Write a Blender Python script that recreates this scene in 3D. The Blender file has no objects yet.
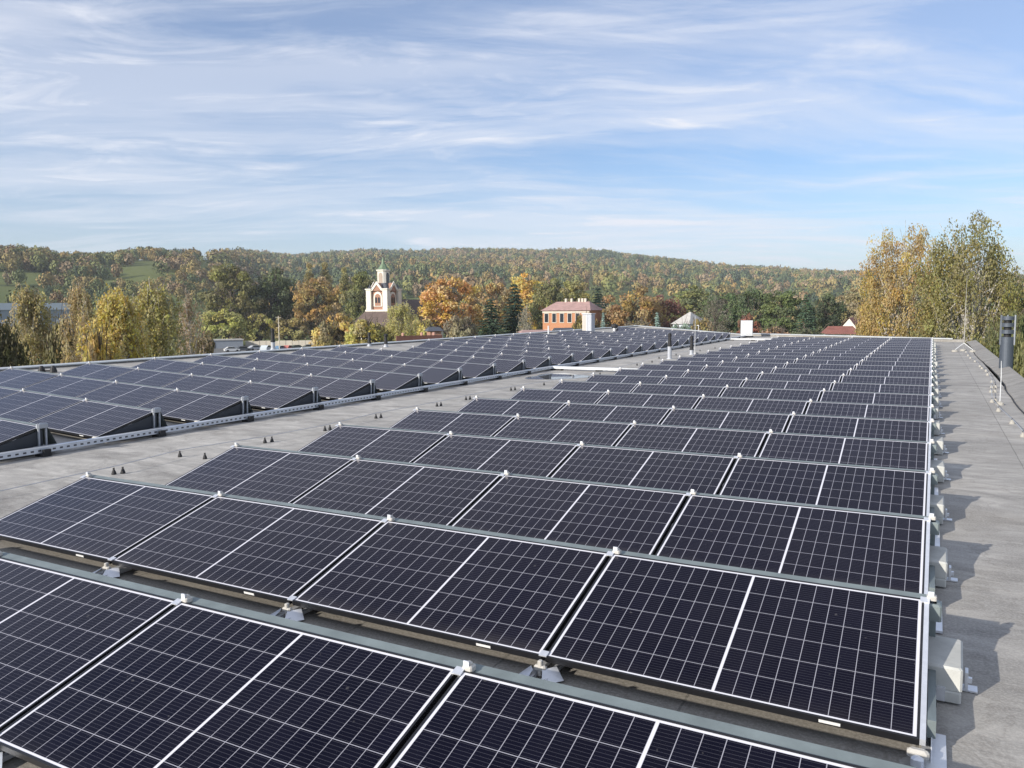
import bpy, bmesh, math, random
import numpy as np
from mathutils import Vector, Matrix

# ------------------------------------------------------------------ camera, sky, sun, exposure
scene = bpy.context.scene
COL = scene.collection
FPX = 786.0945
CAM = np.array([-0.01868, -3.59743, 1.93384])
RC = np.array([[0.8826632, -0.46853963, -0.03709832],
               [0.46993119, 0.87836076, 0.08744742],
               [-0.00838687, -0.09462028, 0.99547811]])      # columns: right, forward, up
cam_data = bpy.data.cameras.new("camera")
cam = bpy.data.objects.new("camera", cam_data)
COL.objects.link(cam)
m = Matrix.Identity(4)
for i in range(3):
    m[i][0] = RC[i, 0]; m[i][1] = RC[i, 2]; m[i][2] = -RC[i, 1]; m[i][3] = CAM[i]
cam.matrix_world = m
cam_data.sensor_width = 36.0
cam_data.lens = FPX * 36.0 / 1024.0
cam_data.clip_start = 0.05
cam_data.clip_end = 40000
scene.camera = cam
scene.view_settings.view_transform = 'Standard'
scene.view_settings.look = 'None'
scene.view_settings.exposure = 0.55
scene.view_settings.gamma = 1.0
scene.view_settings.use_curve_mapping = False

SUN_EL = math.radians(22.5)
SUN_AZ = math.radians(26.0)          # direction the light travels, measured from +Y towards +X
sun_data = bpy.data.lights.new("sun", 'SUN')
sun_data.energy = 4.0
sun_data.angle = math.radians(0.5)
sun_data.color = (1.0, 0.93, 0.83)
sun = bpy.data.objects.new("sun", sun_data)
COL.objects.link(sun)
dv = Vector((math.sin(SUN_AZ) * math.cos(SUN_EL), math.cos(SUN_AZ) * math.cos(SUN_EL), -math.sin(SUN_EL)))
sun.rotation_euler = dv.to_track_quat('-Z', 'Y').to_euler()
sun.location = (-30, -60, 40)

world = bpy.data.worlds.new("World")
scene.world = world
world.use_nodes = True
wn, wl = world.node_tree.nodes, world.node_tree.links
wn.clear()


class NT:
    """small node-tree helper"""
    def __init__(self, tree):
        self.t = tree

    def n(self, typ, inp=None, **props):
        nd = self.t.nodes.new(typ)
        for k, v in props.items():
            setattr(nd, k, v)
        for k, v in (inp or {}).items():
            s = nd.inputs[k]
            if hasattr(v, 'links'):
                self.t.links.new(v, s)
            elif isinstance(v, bpy.types.Node):
                self.t.links.new(v.outputs[0], s)
            else:
                s.default_value = v
        return nd

    def math(self, op, a, b=0.0, c=0.0, clamp=False):
        nd = self.n('ShaderNodeMath', operation=op)
        nd.use_clamp = clamp
        for i, v in enumerate((a, b, c)):
            if isinstance(v, bpy.types.Node):
                v = v.outputs[0]
            if hasattr(v, 'links'):
                self.t.links.new(v, nd.inputs[i])
            else:
                nd.inputs[i].default_value = v
        return nd.outputs[0]

    def mix(self, fac, a, b, blend='MIX'):
        nd = self.n('ShaderNodeMix', data_type='RGBA', blend_type=blend)
        for i, v in ((0, fac), (6, a), (7, b)):
            if isinstance(v, bpy.types.Node):
                v = v.outputs[0]
            if hasattr(v, 'links'):
                self.t.links.new(v, nd.inputs[i])
            else:
                nd.inputs[i].default_value = v if i == 0 else (tuple(v) + (1,) if len(v) == 3 else v)
        return nd.outputs[2]

    def ramp(self, fac, stops):
        nd = self.n('ShaderNodeValToRGB', {0: fac})
        els = nd.color_ramp.elements
        while len(els) < len(stops):
            els.new(0.5)
        for e, (p, c) in zip(els, stops):
            e.position = p
            e.color = (c, c, c, 1) if not isinstance(c, (tuple, list)) else tuple(c) + (1,)
        return nd.outputs[0]

    def noise(self, vec, scale, detail=4, rough=0.55, dist=0.0):
        nd = self.n('ShaderNodeTexNoise', {'Vector': vec, 'Scale': scale, 'Detail': detail, 'Roughness': rough, 'Distortion': dist})
        return nd.outputs[0]

    def mapping(self, vec, loc=(0, 0, 0), rot=(0, 0, 0), scale=(1, 1, 1)):
        return self.n('ShaderNodeMapping', {'Vector': vec, 'Location': loc, 'Rotation': rot, 'Scale': scale}).outputs[0]


w = NT(world.node_tree)
sky = w.n('ShaderNodeTexSky', sky_type='NISHITA', sun_disc=False, sun_elevation=SUN_EL,
          sun_rotation=math.pi + SUN_AZ, altitude=300, air_density=1.0, dust_density=1.2, ozone_density=1.6)
gen = w.n('ShaderNodeTexCoord').outputs['Generated']
sep = w.n('ShaderNodeSeparateXYZ', {0: gen})
zz = w.math('MAXIMUM', w.math('ADD', sep.outputs[2], 0.10), 0.02)
cx = w.math('DIVIDE', sep.outputs[0], zz)
cy = w.math('DIVIDE', sep.outputs[1], zz)
cvec = w.n('ShaderNodeCombineXYZ', {0: cx, 1: cy, 2: 0.0}).outputs[0]
# cirrus streaks: noise stretched along one direction of the high cloud layer
wob = w.n('ShaderNodeTexNoise', {'Vector': cvec, 'Scale': 0.55, 'Detail': 3}).outputs[1]
cvw = w.n('ShaderNodeVectorMath', {0: cvec, 1: w.n('ShaderNodeVectorMath', {0: wob, 'Scale': 0.75}, operation='SCALE').outputs[0]}, operation='ADD').outputs[0]
def streak(vec, ang, sx, sy, loc, detail, rough, dist):
    # turn the layer so x runs along the wind, then stretch it along x
    v = w.mapping(vec, (0, 0, 0), (0, 0, -math.radians(ang)), (1, 1, 1))
    return w.noise(w.mapping(v, loc, (0, 0, 0), (sx, sy, 1)), 1.0, detail, rough, dist)


n1 = streak(cvw, 40, 0.20, 0.95, (1.7, 0.4, 0), 9, 0.60, 0.25)
n2 = streak(cvw, 20, 0.55, 2.6, (4.1, 2.2, 0), 10, 0.64, 0.5)
n4 = streak(cvw, 30, 1.5, 3.2, (8.3, 5.2, 0), 9, 0.66, 0.8)
n3 = streak(cvec, 34, 0.14, 0.34, (0.3, 7.7, 0), 4, 0.5, 0.2)
veil = w.ramp(n3, [(0.40, 0.0), (0.60, 1.0)])
s1 = w.ramp(n1, [(0.45, 0.0), (0.60, 1.0)])
s2 = w.ramp(n2, [(0.50, 0.0), (0.62, 1.0)])
s4 = w.ramp(n4, [(0.50, 0.0), (0.66, 1.0)])
cl = w.math('ADD', w.math('MULTIPLY', s1, 0.50), w.math('MULTIPLY', veil, 0.22))
cl = w.math('ADD', cl, w.math('MULTIPLY', s2, 0.30))
cl = w.math('ADD', cl, w.math('MULTIPLY', w.math('MULTIPLY', s4, w.math('ADD', 0.25, s1)), 0.42))
low = w.math('SUBTRACT', 1.0, w.math('MULTIPLY', sep.outputs[2], 6.0), clamp=True)
cl = w.math('ADD', cl, w.math('MULTIPLY', low, 0.10))
cl = w.math('ADD', w.math('MULTIPLY', cl, 0.82), 0.03, clamp=True)
skyc = w.mix(1.0, sky.outputs[0], (0.73, 0.865, 1.07), 'MULTIPLY')
skycol = w.mix(cl, skyc, (5.7, 5.9, 6.5))
bg = w.n('ShaderNodeBackground', {'Color': skycol, 'Strength': 0.105})
wo = w.n('ShaderNodeOutputWorld', {'Surface': bg.outputs[0]})


# ------------------------------------------------------------------ measuring helpers (pixel of the photo -> point at a real distance)
def ray(u, v):
    return RC @ np.array([(u - 512) / FPX, 1, -(v - 384) / FPX])


def un(u, v, z=0.0):
    d = ray(u, v)
    return CAM + d * ((z - CAM[2]) / d[2])


def at(u, v, D):
    d = ray(u, v)
    return CAM + d * (D / math.hypot(d[0], d[1]))


def pj(P):
    d = RC.T @ (np.asarray(P) - CAM)
    if d[1] < 0.05:
        return (-9999, 9999)
    return 512 + FPX * d[0] / d[1], 384 - FPX * d[2] / d[1]


def pjn(P):
    d = (P - CAM) @ RC
    return 512 + FPX * d[:, 0] / d[:, 1], 384 - FPX * d[:, 2] / d[:, 1]


def pxw(u, D):
    """metres per photo pixel for something facing the camera at horizontal distance D in column u"""
    c2 = 1.0 / (1.0 + ((u - 512) / FPX) ** 2)
    return D * c2 / FPX


# ------------------------------------------------------------------ mesh helpers
class MB:
    def __init__(self):
        self.v, self.f, self.mi = [], [], []
        self.uv = None

    def add(self, vs, fs, mi=0):
        o = len(self.v)
        self.v += [tuple(p) for p in vs]
        self.f += [tuple(i + o for i in f) for f in fs]
        self.mi += [mi] * len(fs)
        return self

    def box(self, x0, x1, y0, y1, z0, z1, mi=0, M=None):
        vs = [(x, y, z) for z in (z0, z1) for y in (y0, y1) for x in (x0, x1)]
        if M is not None:
            vs = [tuple(M @ Vector(p)) for p in vs]
        fs = [(0, 2, 3, 1), (4, 5, 7, 6), (0, 1, 5, 4), (2, 6, 7, 3), (1, 3, 7, 5), (0, 4, 6, 2)]
        return self.add(vs, fs, mi)

    def cbox(self, x0, x1, y0, y1, z0, z1, b, mi=0, M=None):
        """box with chamfered vertical and top edges"""
        def ring(d, z):
            return [(x0 + d + b, y0 + d, z), (x1 - d - b, y0 + d, z), (x1 - d, y0 + d + b, z), (x1 - d, y1 - d - b, z),
                    (x1 - d - b, y1 - d, z), (x0 + d + b, y1 - d, z), (x0 + d, y1 - d - b, z), (x0 + d, y0 + d + b, z)]
        vs = ring(0, z0) + ring(0, z1 - b) + ring(b, z1)
        if M is not None:
            vs = [tuple(M @ Vector(p)) for p in vs]
        fs = [tuple(range(7, -1, -1)), tuple(range(16, 24))]
        for r in (0, 8):
            for i in range(8):
                j = (i + 1) % 8
                fs.append((r + i, r + j, r + 8 + j, r + 8 + i))
        return self.add(vs, fs, mi)

    def tube(self, pts, radii, n=8, mi=0, cap=True):
        pts = [Vector(p) for p in pts]
        if not isinstance(radii, (list, tuple)):
            radii = [radii] * len(pts)
        vs, fs = [], []
        prev = None
        for i, p in enumerate(pts):
            d = (pts[min(i + 1, len(pts) - 1)] - pts[max(i - 1, 0)]).normalized()
            a = d.cross(Vector((0, 0, 1))) if abs(d.z) < 0.95 else d.cross(Vector((1, 0, 0)))
            if prev is not None:
                a = prev - d * prev.dot(d)
            a.normalize()
            prev = a
            b = d.cross(a)
            for k in range(n):
                t = 2 * math.pi * k / n
                vs.append(p + (a * math.cos(t) + b * math.sin(t)) * radii[i])
        for i in range(len(pts) - 1):
            for k in range(n):
                l = (k + 1) % n
                fs.append((i * n + k, i * n + l, (i + 1) * n + l, (i + 1) * n + k))
        if cap:
            fs.append(tuple(range(n - 1, -1, -1)))
            fs.append(tuple(range((len(pts) - 1) * n, len(pts) * n)))
        return self.add(vs, fs, mi)

    def prism(self, poly, z0, z1, mi=0, M=None):
        n = len(poly)
        vs = [(x, y, z0) for x, y in poly] + [(x, y, z1) for x, y in poly]
        if M is not None:
            vs = [tuple(M @ Vector(p)) for p in vs]
        fs = [tuple(range(n - 1, -1, -1)), tuple(range(n, 2 * n))] + [(i, (i + 1) % n, n + (i + 1) % n, n + i) for i in range(n)]
        return self.add(vs, fs, mi)

    def build(self, name, mats, parent=None, smooth=False):
        me = bpy.data.meshes.new(name)
        me.from_pydata(self.v, [], self.f)
        for mt in (mats if isinstance(mats, (list, tuple)) else [mats]):
            me.materials.append(mt)
        if any(self.mi):
            me.polygons.foreach_set('material_index', self.mi)
        if smooth:
            me.polygons.foreach_set('use_smooth', [True] * len(me.polygons))
        me.update()
        return link(name, me, parent)


def link(name, data, parent=None):
    o = bpy.data.objects.new(name, data)
    COL.objects.link(o)
    if parent is not None:
        o.parent = parent
    return o


def tag(o, label=None, cat=None, group=None, kind=None):
    for k, v in (('label', label), ('category', cat), ('group', group), ('kind', kind)):
        if v:
            o[k] = v
    return o


def empty(name, loc, rz=0.0, label=None, cat=None, group=None):
    o = bpy.data.objects.new(name, None)
    o.empty_display_size = 0.2
    COL.objects.link(o)
    o.location = loc
    o.rotation_euler = (0, 0, rz)
    return tag(o, label, cat, group)


def copy_tree(o, parent=None):
    c = o.copy()
    COL.objects.link(c)
    c.parent = parent
    for ch in list(o.children):
        copy_tree(ch, c)
    return c


ORD = ["zeroth", "first", "second", "third", "fourth", "fifth", "sixth", "seventh", "eighth", "ninth", "tenth", "eleventh", "twelfth",
       "thirteenth", "fourteenth", "fifteenth", "sixteenth", "seventeenth", "eighteenth", "nineteenth", "twentieth",
       "twenty-first", "twenty-second", "twenty-third", "twenty-fourth", "twenty-fifth", "twenty-sixth"]


# ------------------------------------------------------------------ materials
def newmat(name):
    mt = bpy.data.materials.new(name)
    mt.use_nodes = True
    mt.node_tree.nodes.clear()
    t = NT(mt.node_tree)
    p = t.n('ShaderNodeBsdfPrincipled')
    o = t.n('ShaderNodeOutputMaterial', {'Surface': p.outputs[0]})
    return mt, t, p, o


def setp(t, p, **kw):
    for k, v in kw.items():
        k = k.replace('_', ' ')
        s = p.inputs[k]
        if isinstance(v, bpy.types.Node):
            v = v.outputs[0]
        if hasattr(v, 'links'):
            t.t.links.new(v, s)
        elif isinstance(v, (tuple, list)) and len(v) == 3:
            s.default_value = tuple(v) + (1,)
        else:
            s.default_value = v


def rough_mat(name, col, rough=0.7, metal=0.0, var=0.25, scale=8.0, bump=0.0, spec=0.5):
    """plain surface with noise in colour, roughness and a little bump"""
    mt, t, p, o = newmat(name)
    co = t.n('ShaderNodeTexCoord').outputs['Object']
    nz = t.noise(co, scale, 6, 0.6)
    nz2 = t.noise(co, scale * 0.17, 3, 0.5)
    f = t.math('ADD', t.math('MULTIPLY', nz, 0.6), t.math('MULTIPLY', nz2, 0.4))
    f = t.ramp(f, [(0.3, 0.0), (0.7, 1.0)])
    c = t.mix(f, tuple(x * (1 - var) for x in col), tuple(min(1, x * (1 + var)) for x in col))
    setp(t, p, Base_Color=c, Metallic=metal, Specular_IOR_Level=spec)
    setp(t, p, Roughness=t.math('ADD', rough - 0.08, t.math('MULTIPLY', nz, 0.16)))
    if bump:
        b = t.n('ShaderNodeBump', {'Strength': bump, 'Distance': 0.02, 'Height': nz})
        t.t.links.new(b.outputs[0], p.inputs['Normal'])
    return mt


# solar glass: six rows of half-cut cells each side of a white middle gap, thin wires across every cell
def solar_glass():
    mt, t, p, o = newmat('solar_cells')
    uv = t.n('ShaderNodeUVMap', uv_map='metres').outputs[0]
    s = t.n('ShaderNodeSeparateXYZ', {0: uv})
    u, v = s.outputs[0], s.outputs[1]
    a = t.math('SUBTRACT', t.math('ABSOLUTE', u), 0.0065)
    PX, PY = 0.0846, 0.1655
    fx = t.math('FRACT', t.math('DIVIDE', a, PX))
    vy = t.math('DIVIDE', t.math('SUBTRACT', v, 0.0225), PY)
    fy = t.math('FRACT', vy)
    dx = t.math('MULTIPLY', t.math('MINIMUM', fx, t.math('SUBTRACT', 1.0, fx)), PX)
    dy = t.math('MULTIPLY', t.math('MINIMUM', fy, t.math('SUBTRACT', 1.0, fy)), PY)
    lx = t.math('LESS_THAN', dx, 0.0016)
    ly = t.math('LESS_THAN', dy, 0.0017)
    edge = t.math('MAXIMUM', t.math('LESS_THAN', a, 0.0), t.math('GREATER_THAN', a, PX * 10))
    edge = t.math('MAXIMUM', edge, t.math('MAXIMUM', t.math('LESS_THAN', vy, 0.0), t.math('GREATER_THAN', vy, 6.0)))
    fb = t.math('FRACT', t.math('MULTIPLY', vy, 9.0))
    bus = t.math('LESS_THAN', t.math('ABSOLUTE', t.math('SUBTRACT', fb, 0.5)), 0.048)
    info = t.n('ShaderNodeObjectInfo')
    rnd = info.outputs['Random']
    nz = t.noise(t.n('ShaderNodeTexCoord').outputs['Object'], 3.0, 5, 0.6)
    cellid = t.n('ShaderNodeTexWhiteNoise', {0: t.n('ShaderNodeCombineXYZ', {0: t.math('FLOOR', t.math('DIVIDE', u, PX)), 1: t.math('FLOOR', vy), 2: rnd}).outputs[0]}, noise_dimensions='3D').outputs[0]
    base = t.mix(rnd, (0.0020, 0.0022, 0.0085), (0.0060, 0.0054, 0.0125))
    base = t.mix(t.math('MULTIPLY', cellid, 0.5), base, (0.006, 0.006, 0.016))
    base = t.mix(t.math('MULTIPLY', bus, 0.13), base, (0.34, 0.34, 0.40))
    dust = t.ramp(nz, [(0.35, 0.0), (0.75, 1.0)])
    base = t.mix(t.math('MULTIPLY', dust, 0.009), base, (0.42, 0.38, 0.36))
    low_dirt = t.ramp(v, [(0.0, 1.0), (0.11, 0.0)])
    base = t.mix(t.math('MULTIPLY', t.math('MULTIPLY', low_dirt, nz), t.math('ADD', 0.03, t.math('MULTIPLY', rnd, 0.14))), base, (0.36, 0.33, 0.30))
    spots = t.ramp(t.noise(t.n('ShaderNodeTexCoord').outputs['Object'], 22.0, 2, 0.5), [(0.74, 0.0), (0.78, 1.0)])
    base = t.mix(t.math('MULTIPLY', spots, 0.10), base, (0.5, 0.48, 0.45))
    line = t.math('MAXIMUM', lx, ly)
    base = t.mix(t.math('MULTIPLY', line, 0.66), base, (0.50, 0.50, 0.56))
    base = t.mix(edge, base, (0.66, 0.66, 0.71))
    setp(t, p, Base_Color=base, IOR=1.5, Roughness=t.math('ADD', 0.08, t.math('MULTIPLY', nz, 0.10)), Specular_IOR_Level=0.13)
    p.inputs['Specular IOR Level'].default_value = 0.0
    # anti-reflective glass: hardly any reflection seen square on, strong sky reflection at a low angle
    fac = t.n('ShaderNodeLayerWeight', {'Blend': 0.5}).outputs['Facing']
    fr = t.math('ADD', 0.009, t.math('MULTIPLY', t.math('POWER', fac, 5.0), 1.15))
    gl = t.n('ShaderNodeBsdfGlossy', {'Color': (0.98, 0.94, 0.95, 1), 'Roughness': t.math('ADD', 0.10, t.math('MULTIPLY', nz, 0.14))})
    mx = t.n('ShaderNodeMixShader', {0: fr, 1: p.outputs[0], 2: gl.outputs[0]})
    t.t.links.new(mx.outputs[0], o.inputs[0])
    return mt


# roofing felt: mottled grey sheets with lap seams, dried-puddle outlines and streaks
def felt(name, c0, c1, seam_axis):
    mt, t, p, o = newmat(name)
    co = t.n('ShaderNodeTexCoord').outputs['Object']
    s = t.n('ShaderNodeSeparateXYZ', {0: co})
    big = t.noise(co, 0.35, 5, 0.6, 0.4)
    mid = t.noise(t.mapping(co, scale=(1, 2.2, 1)), 1.6, 7, 0.65, 0.5)
    fine = t.noise(co, 60.0, 3, 0.7)
    strk = t.noise(t.mapping(co, rot=(0, 0, 0.1), scale=(0.8, 2.6, 1)), 1.3, 8, 0.66, 1.6)
    f = t.math('ADD', t.math('MULTIPLY', big, 0.45), t.math('MULTIPLY', mid, 0.55))
    c = t.mix(t.ramp(f, [(0.36, 0.0), (0.64, 1.0)]), c0, c1)
    c = t.mix(t.math('MULTIPLY', t.ramp(strk, [(0.48, 0.0), (0.68, 1.0)]), 0.60), c, tuple(min(1, x * 1.45) for x in c1))
    dk = t.ramp(t.noise(t.mapping(co, (2, 9, 0), (0, 0, 0.05), (0.55, 1.1, 1)), 1.0, 8, 0.66, 1.5), [(0.50, 0.0), (0.70, 1.0)])
    c = t.mix(t.math('MULTIPLY', dk, 0.70), c, tuple(x * 0.62 for x in c0))
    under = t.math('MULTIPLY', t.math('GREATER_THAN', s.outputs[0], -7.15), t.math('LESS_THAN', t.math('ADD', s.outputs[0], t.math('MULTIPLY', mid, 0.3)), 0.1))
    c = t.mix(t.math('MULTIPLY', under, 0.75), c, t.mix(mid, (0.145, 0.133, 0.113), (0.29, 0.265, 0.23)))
    rightside = t.math('GREATER_THAN', s.outputs[0], 0.05)
    c = t.mix(t.math('MULTIPLY', rightside, t.math('MULTIPLY', t.ramp(big, [(0.42, 0.0), (0.60, 1.0)]), 0.45)), c, (0.19, 0.182, 0.17))
    st = t.noise(co, 0.8, 6, 0.6, 1.2)
    ring = t.ramp(t.math('ABSOLUTE', t.math('SUBTRACT', st, 0.52)), [(0.0, 1.0), (0.018, 0.0)])
    c = t.mix(t.math('MULTIPLY', ring, 0.30), c, (0.12, 0.105, 0.09))
    brown = t.ramp(t.noise(t.mapping(co, (5, 3, 0)), 0.55, 4, 0.55, 0.7), [(0.55, 0.0), (0.72, 1.0)])
    c = t.mix(t.math('MULTIPLY', brown, 0.35), c, (0.20, 0.175, 0.145))
    ax = s.outputs[0] if seam_axis == 'x' else s.outputs[1]
    wobv = t.math('ADD', ax, t.math('MULTIPLY', mid, 0.03))
    fr = t.math('FRACT', t.math('DIVIDE', wobv, 1.02))
    seam = t.math('LESS_THAN', fr, 0.012)
    c = t.mix(t.math('MULTIPLY', seam, 0.55), c, (0.09, 0.085, 0.08))
    sheet = t.n('ShaderNodeTexWhiteNoise', {1: t.math('FLOOR', t.math('DIVIDE', wobv, 1.02))}, noise_dimensions='1D').outputs[0]
    c = t.mix(t.math('MULTIPLY', sheet, 0.22), c, tuple(x * 0.72 for x in c0))
    c = t.mix(t.math('MULTIPLY', t.ramp(fine, [(0.45, 0.0), (0.6, 1.0)]), 0.18), c, tuple(x * 1.5 for x in c1))
    setp(t, p, Base_Color=c, Roughness=t.math('ADD', 0.72, t.math('MULTIPLY', mid, 0.2)), Specular_IOR_Level=0.3)
    h = t.math('ADD', t.math('MULTIPLY', fine, 0.004), t.math('MULTIPLY', mid, 0.01))
    h = t.math('SUBTRACT', h, t.math('MULTIPLY', seam, 0.004))
    b = t.n('ShaderNodeBump', {'Strength': 0.6, 'Distance': 1.0, 'Height': h})
    t.t.links.new(b.outputs[0], p.inputs['Normal'])
    return mt


def leaf_mat(name, trans=0.38):
    """leaves: colour of the object, varied leaf clump by leaf clump"""
    mt, t, p, o = newmat(name)
    info = t.n('ShaderNodeObjectInfo').outputs['Color']
    at_ = t.n('ShaderNodeAttribute', attribute_name='tint')
    hue = t.n('ShaderNodeSeparateColor', {0: at_.outputs['Color']})
    hsv = t.n('ShaderNodeHueSaturation', {'Color': info})
    t.t.links.new(t.math('ADD', 0.475, t.math('MULTIPLY', hue.outputs[0], 0.06)), hsv.inputs['Hue'])
    t.t.links.new(t.math('ADD', 0.64, t.math('MULTIPLY', hue.outputs[1], 0.42)), hsv.inputs['Saturation'])
    t.t.links.new(t.math('ADD', 1.15, t.math('MULTIPLY', hue.outputs[2], 1.15)), hsv.inputs['Value'])
    setp(t, p, Base_Color=hsv.outputs[0], Roughness=0.6, Specular_IOR_Level=0.25)
    tr = t.n('ShaderNodeBsdfTranslucent', {'Color': hsv.outputs[0]})
    mx = t.n('ShaderNodeMixShader', {0: trans, 1: p.outputs[0], 2: tr.outputs[0]})
    t.t.links.new(mx.outputs[0], o.inputs[0])
    return mt


def forest_mat():
    mt, t, p, o = newmat('forest_leaves')
    at_ = t.n('ShaderNodeAttribute', attribute_name='tint')
    setp(t, p, Base_Color=at_.outputs['Color'], Roughness=0.7, Specular_IOR_Level=0.2)
    return mt


def ground_mat():
    mt, t, p, o = newmat('meadow_ground')
    co = t.n('ShaderNodeTexCoord').outputs['Object']
    a = t.noise(co, 0.004, 5, 0.6)
    b = t.noise(co, 0.05, 6, 0.6)
    c = t.mix(t.ramp(a, [(0.4, 0.0), (0.6, 1.0)]), (0.085, 0.125, 0.035), (0.13, 0.155, 0.05))
    c = t.mix(t.math('MULTIPLY', b, 0.6), c, (0.10, 0.10, 0.045))
    setp(t, p, Base_Color=c, Roughness=0.9, Specular_IOR_Level=0.1)
    return mt


def brick_mat(name, c1, c2, mortar, scale):
    mt, t, p, o = newmat(name)
    co = t.n('ShaderNodeTexCoord').outputs['Object']
    s = t.n('ShaderNodeSeparateXYZ', {0: co})
    v = t.n('ShaderNodeCombineXYZ', {0: t.math('ADD', s.outputs[0], s.outputs[1]), 1: s.outputs[2], 2: 0.0}).outputs[0]
    b = t.n('ShaderNodeTexBrick', {'Vector': v, 'Color1': c1 + (1,), 'Color2': c2 + (1,), 'Mortar': mortar + (1,), 'Scale': scale, 'Mortar Size': 0.02})
    nz = t.noise(co, 1.2, 5, 0.6)
    c = t.mix(t.math('MULTIPLY', nz, 0.4), b.outputs[0], tuple(x * 0.6 for x in c1))
    setp(t, p, Base_Color=c, Roughness=0.85)
    return mt


def tile_mat(name, c, ax=2):
    mt, t, p, o = newmat(name)
    co = t.n('ShaderNodeTexCoord').outputs['Object']
    wv = t.n('ShaderNodeTexWave', {'Vector': co, 'Scale': 2.4, 'Distortion': 0.6, 'Detail': 2}, bands_direction='Z')
    nz = t.noise(co, 0.9, 6, 0.65)
    cc = t.mix(t.ramp(nz, [(0.3, 0.0), (0.7, 1.0)]), tuple(x * 0.72 for x in c), tuple(x * 1.2 for x in c))
    cc = t.mix(t.math('MULTIPLY', wv.outputs[1], 0.25), cc, tuple(x * 0.6 for x in c))
    setp(t, p, Base_Color=cc, Roughness=0.75)
    return mt


def tray_mat():
    """galvanised tray with a row of punched slots along each side"""
    mt, t, p, o = newmat('perforated_galvanised')
    co = t.n('ShaderNodeTexCoord').outputs['Object']
    s = t.n('ShaderNodeSeparateXYZ', {0: co})
    fy = t.math('FRACT', t.math('DIVIDE', s.outputs[1], 0.10))
    hole = t.math('LESS_THAN', t.math('ABSOLUTE', t.math('SUBTRACT', fy, 0.5)), 0.22)
    zc = t.math('LESS_THAN', t.math('ABSOLUTE', t.math('SUBTRACT', s.outputs[2], 0.085)), 0.012)
    h = t.math('MULTIPLY', hole, zc)
    nz = t.noise(co, 6.0, 5, 0.6)
    c = t.mix(nz, (0.50, 0.54, 0.60), (0.70, 0.73, 0.78))
    c = t.mix(h, c, (0.05, 0.05, 0.06))
    setp(t, p, Base_Color=c, Metallic=t.math('MULTIPLY', t.math('SUBTRACT', 1.0, h), 0.55), Roughness=0.45)
    return mt


M = {}
M['post'] = rough_mat('dull_post_metal', (0.36, 0.38, 0.41), 0.5, 0.4, 0.2, 8)
M['glass'] = solar_glass()
M['frame'] = rough_mat('black_anodised', (0.012, 0.012, 0.014), 0.42, 0.0, 0.2, 20)
M['alu'] = rough_mat('bright_aluminium', (0.74, 0.76, 0.80), 0.40, 0.55, 0.10, 30)
M['galv'] = rough_mat('galvanised_sheet', (0.20, 0.235, 0.235), 0.5, 0.3, 0.30, 5)
M['clamp'] = rough_mat('pale_plastic', (0.50, 0.48, 0.44), 0.5, 0.0, 0.1, 30)
M['sticker'] = rough_mat('white_sticker', (0.80, 0.80, 0.78), 0.5, 0.0, 0.03, 30)
M['concrete'] = rough_mat('ballast_concrete', (0.47, 0.475, 0.45), 0.85, 0.0, 0.2, 9, 0.3)
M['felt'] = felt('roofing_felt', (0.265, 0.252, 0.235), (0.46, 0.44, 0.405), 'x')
M['felt_edge'] = felt('edge_felt', (0.225, 0.215, 0.20), (0.35, 0.335, 0.31), 'y')
M['tray'] = tray_mat()
M['rubber'] = rough_mat('black_rubber', (0.016, 0.016, 0.018), 0.65, 0.0, 0.3, 20)
M['darkpanel'] = rough_mat('dark_side_plate', (0.03, 0.035, 0.045), 0.5, 0.2, 0.2, 8)
M['white_metal'] = rough_mat('white_painted_metal', (0.62, 0.635, 0.645), 0.45, 0.0, 0.06, 6)
M['coping'] = rough_mat('zinc_coping', (0.50, 0.52, 0.53), 0.45, 0.3, 0.12, 3)
M['stack'] = rough_mat('grey_stack_metal', (0.085, 0.10, 0.125), 0.5, 0.35, 0.15, 5)
M['ventgrey'] = rough_mat('vent_pipe_grey', (0.42, 0.44, 0.48), 0.5, 0.1, 0.12, 9)
M['stack_light'] = rough_mat('stack_strut_metal', (0.22, 0.24, 0.27), 0.5, 0.35, 0.15, 5)
M['wall'] = rough_mat('rendered_wall', (0.36, 0.34, 0.31), 0.85, 0, 0.15, 1.5)
M['wire'] = rough_mat('aluminium_wire', (0.55, 0.56, 0.58), 0.4, 0.6, 0.1, 20)
M['ballgrey'] = rough_mat('wire_holder_grey', (0.36, 0.345, 0.31), 0.7, 0, 0.2, 20)
M['leaf'] = leaf_mat('leaves')
M['needle'] = leaf_mat('needles', 0.12)
M['forest'] = forest_mat()
M['ground'] = ground_mat()
M['bark'] = rough_mat('brown_bark', (0.10, 0.08, 0.06), 0.9, 0, 0.35, 4, 0.4)


def birch_bark():
    mt, t, p, o = newmat('birch_bark')
    co = t.n('ShaderNodeTexCoord').outputs['Object']
    nz = t.noise(t.mapping(co, scale=(1, 1, 3)), 1.8, 6, 0.7)
    c = t.mix(t.ramp(nz, [(0.36, 0.0), (0.50, 1.0)]), (0.10, 0.085, 0.07), (0.50, 0.47, 0.42))
    setp(t, p, Base_Color=c, Roughness=0.8)
    return mt


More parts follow.
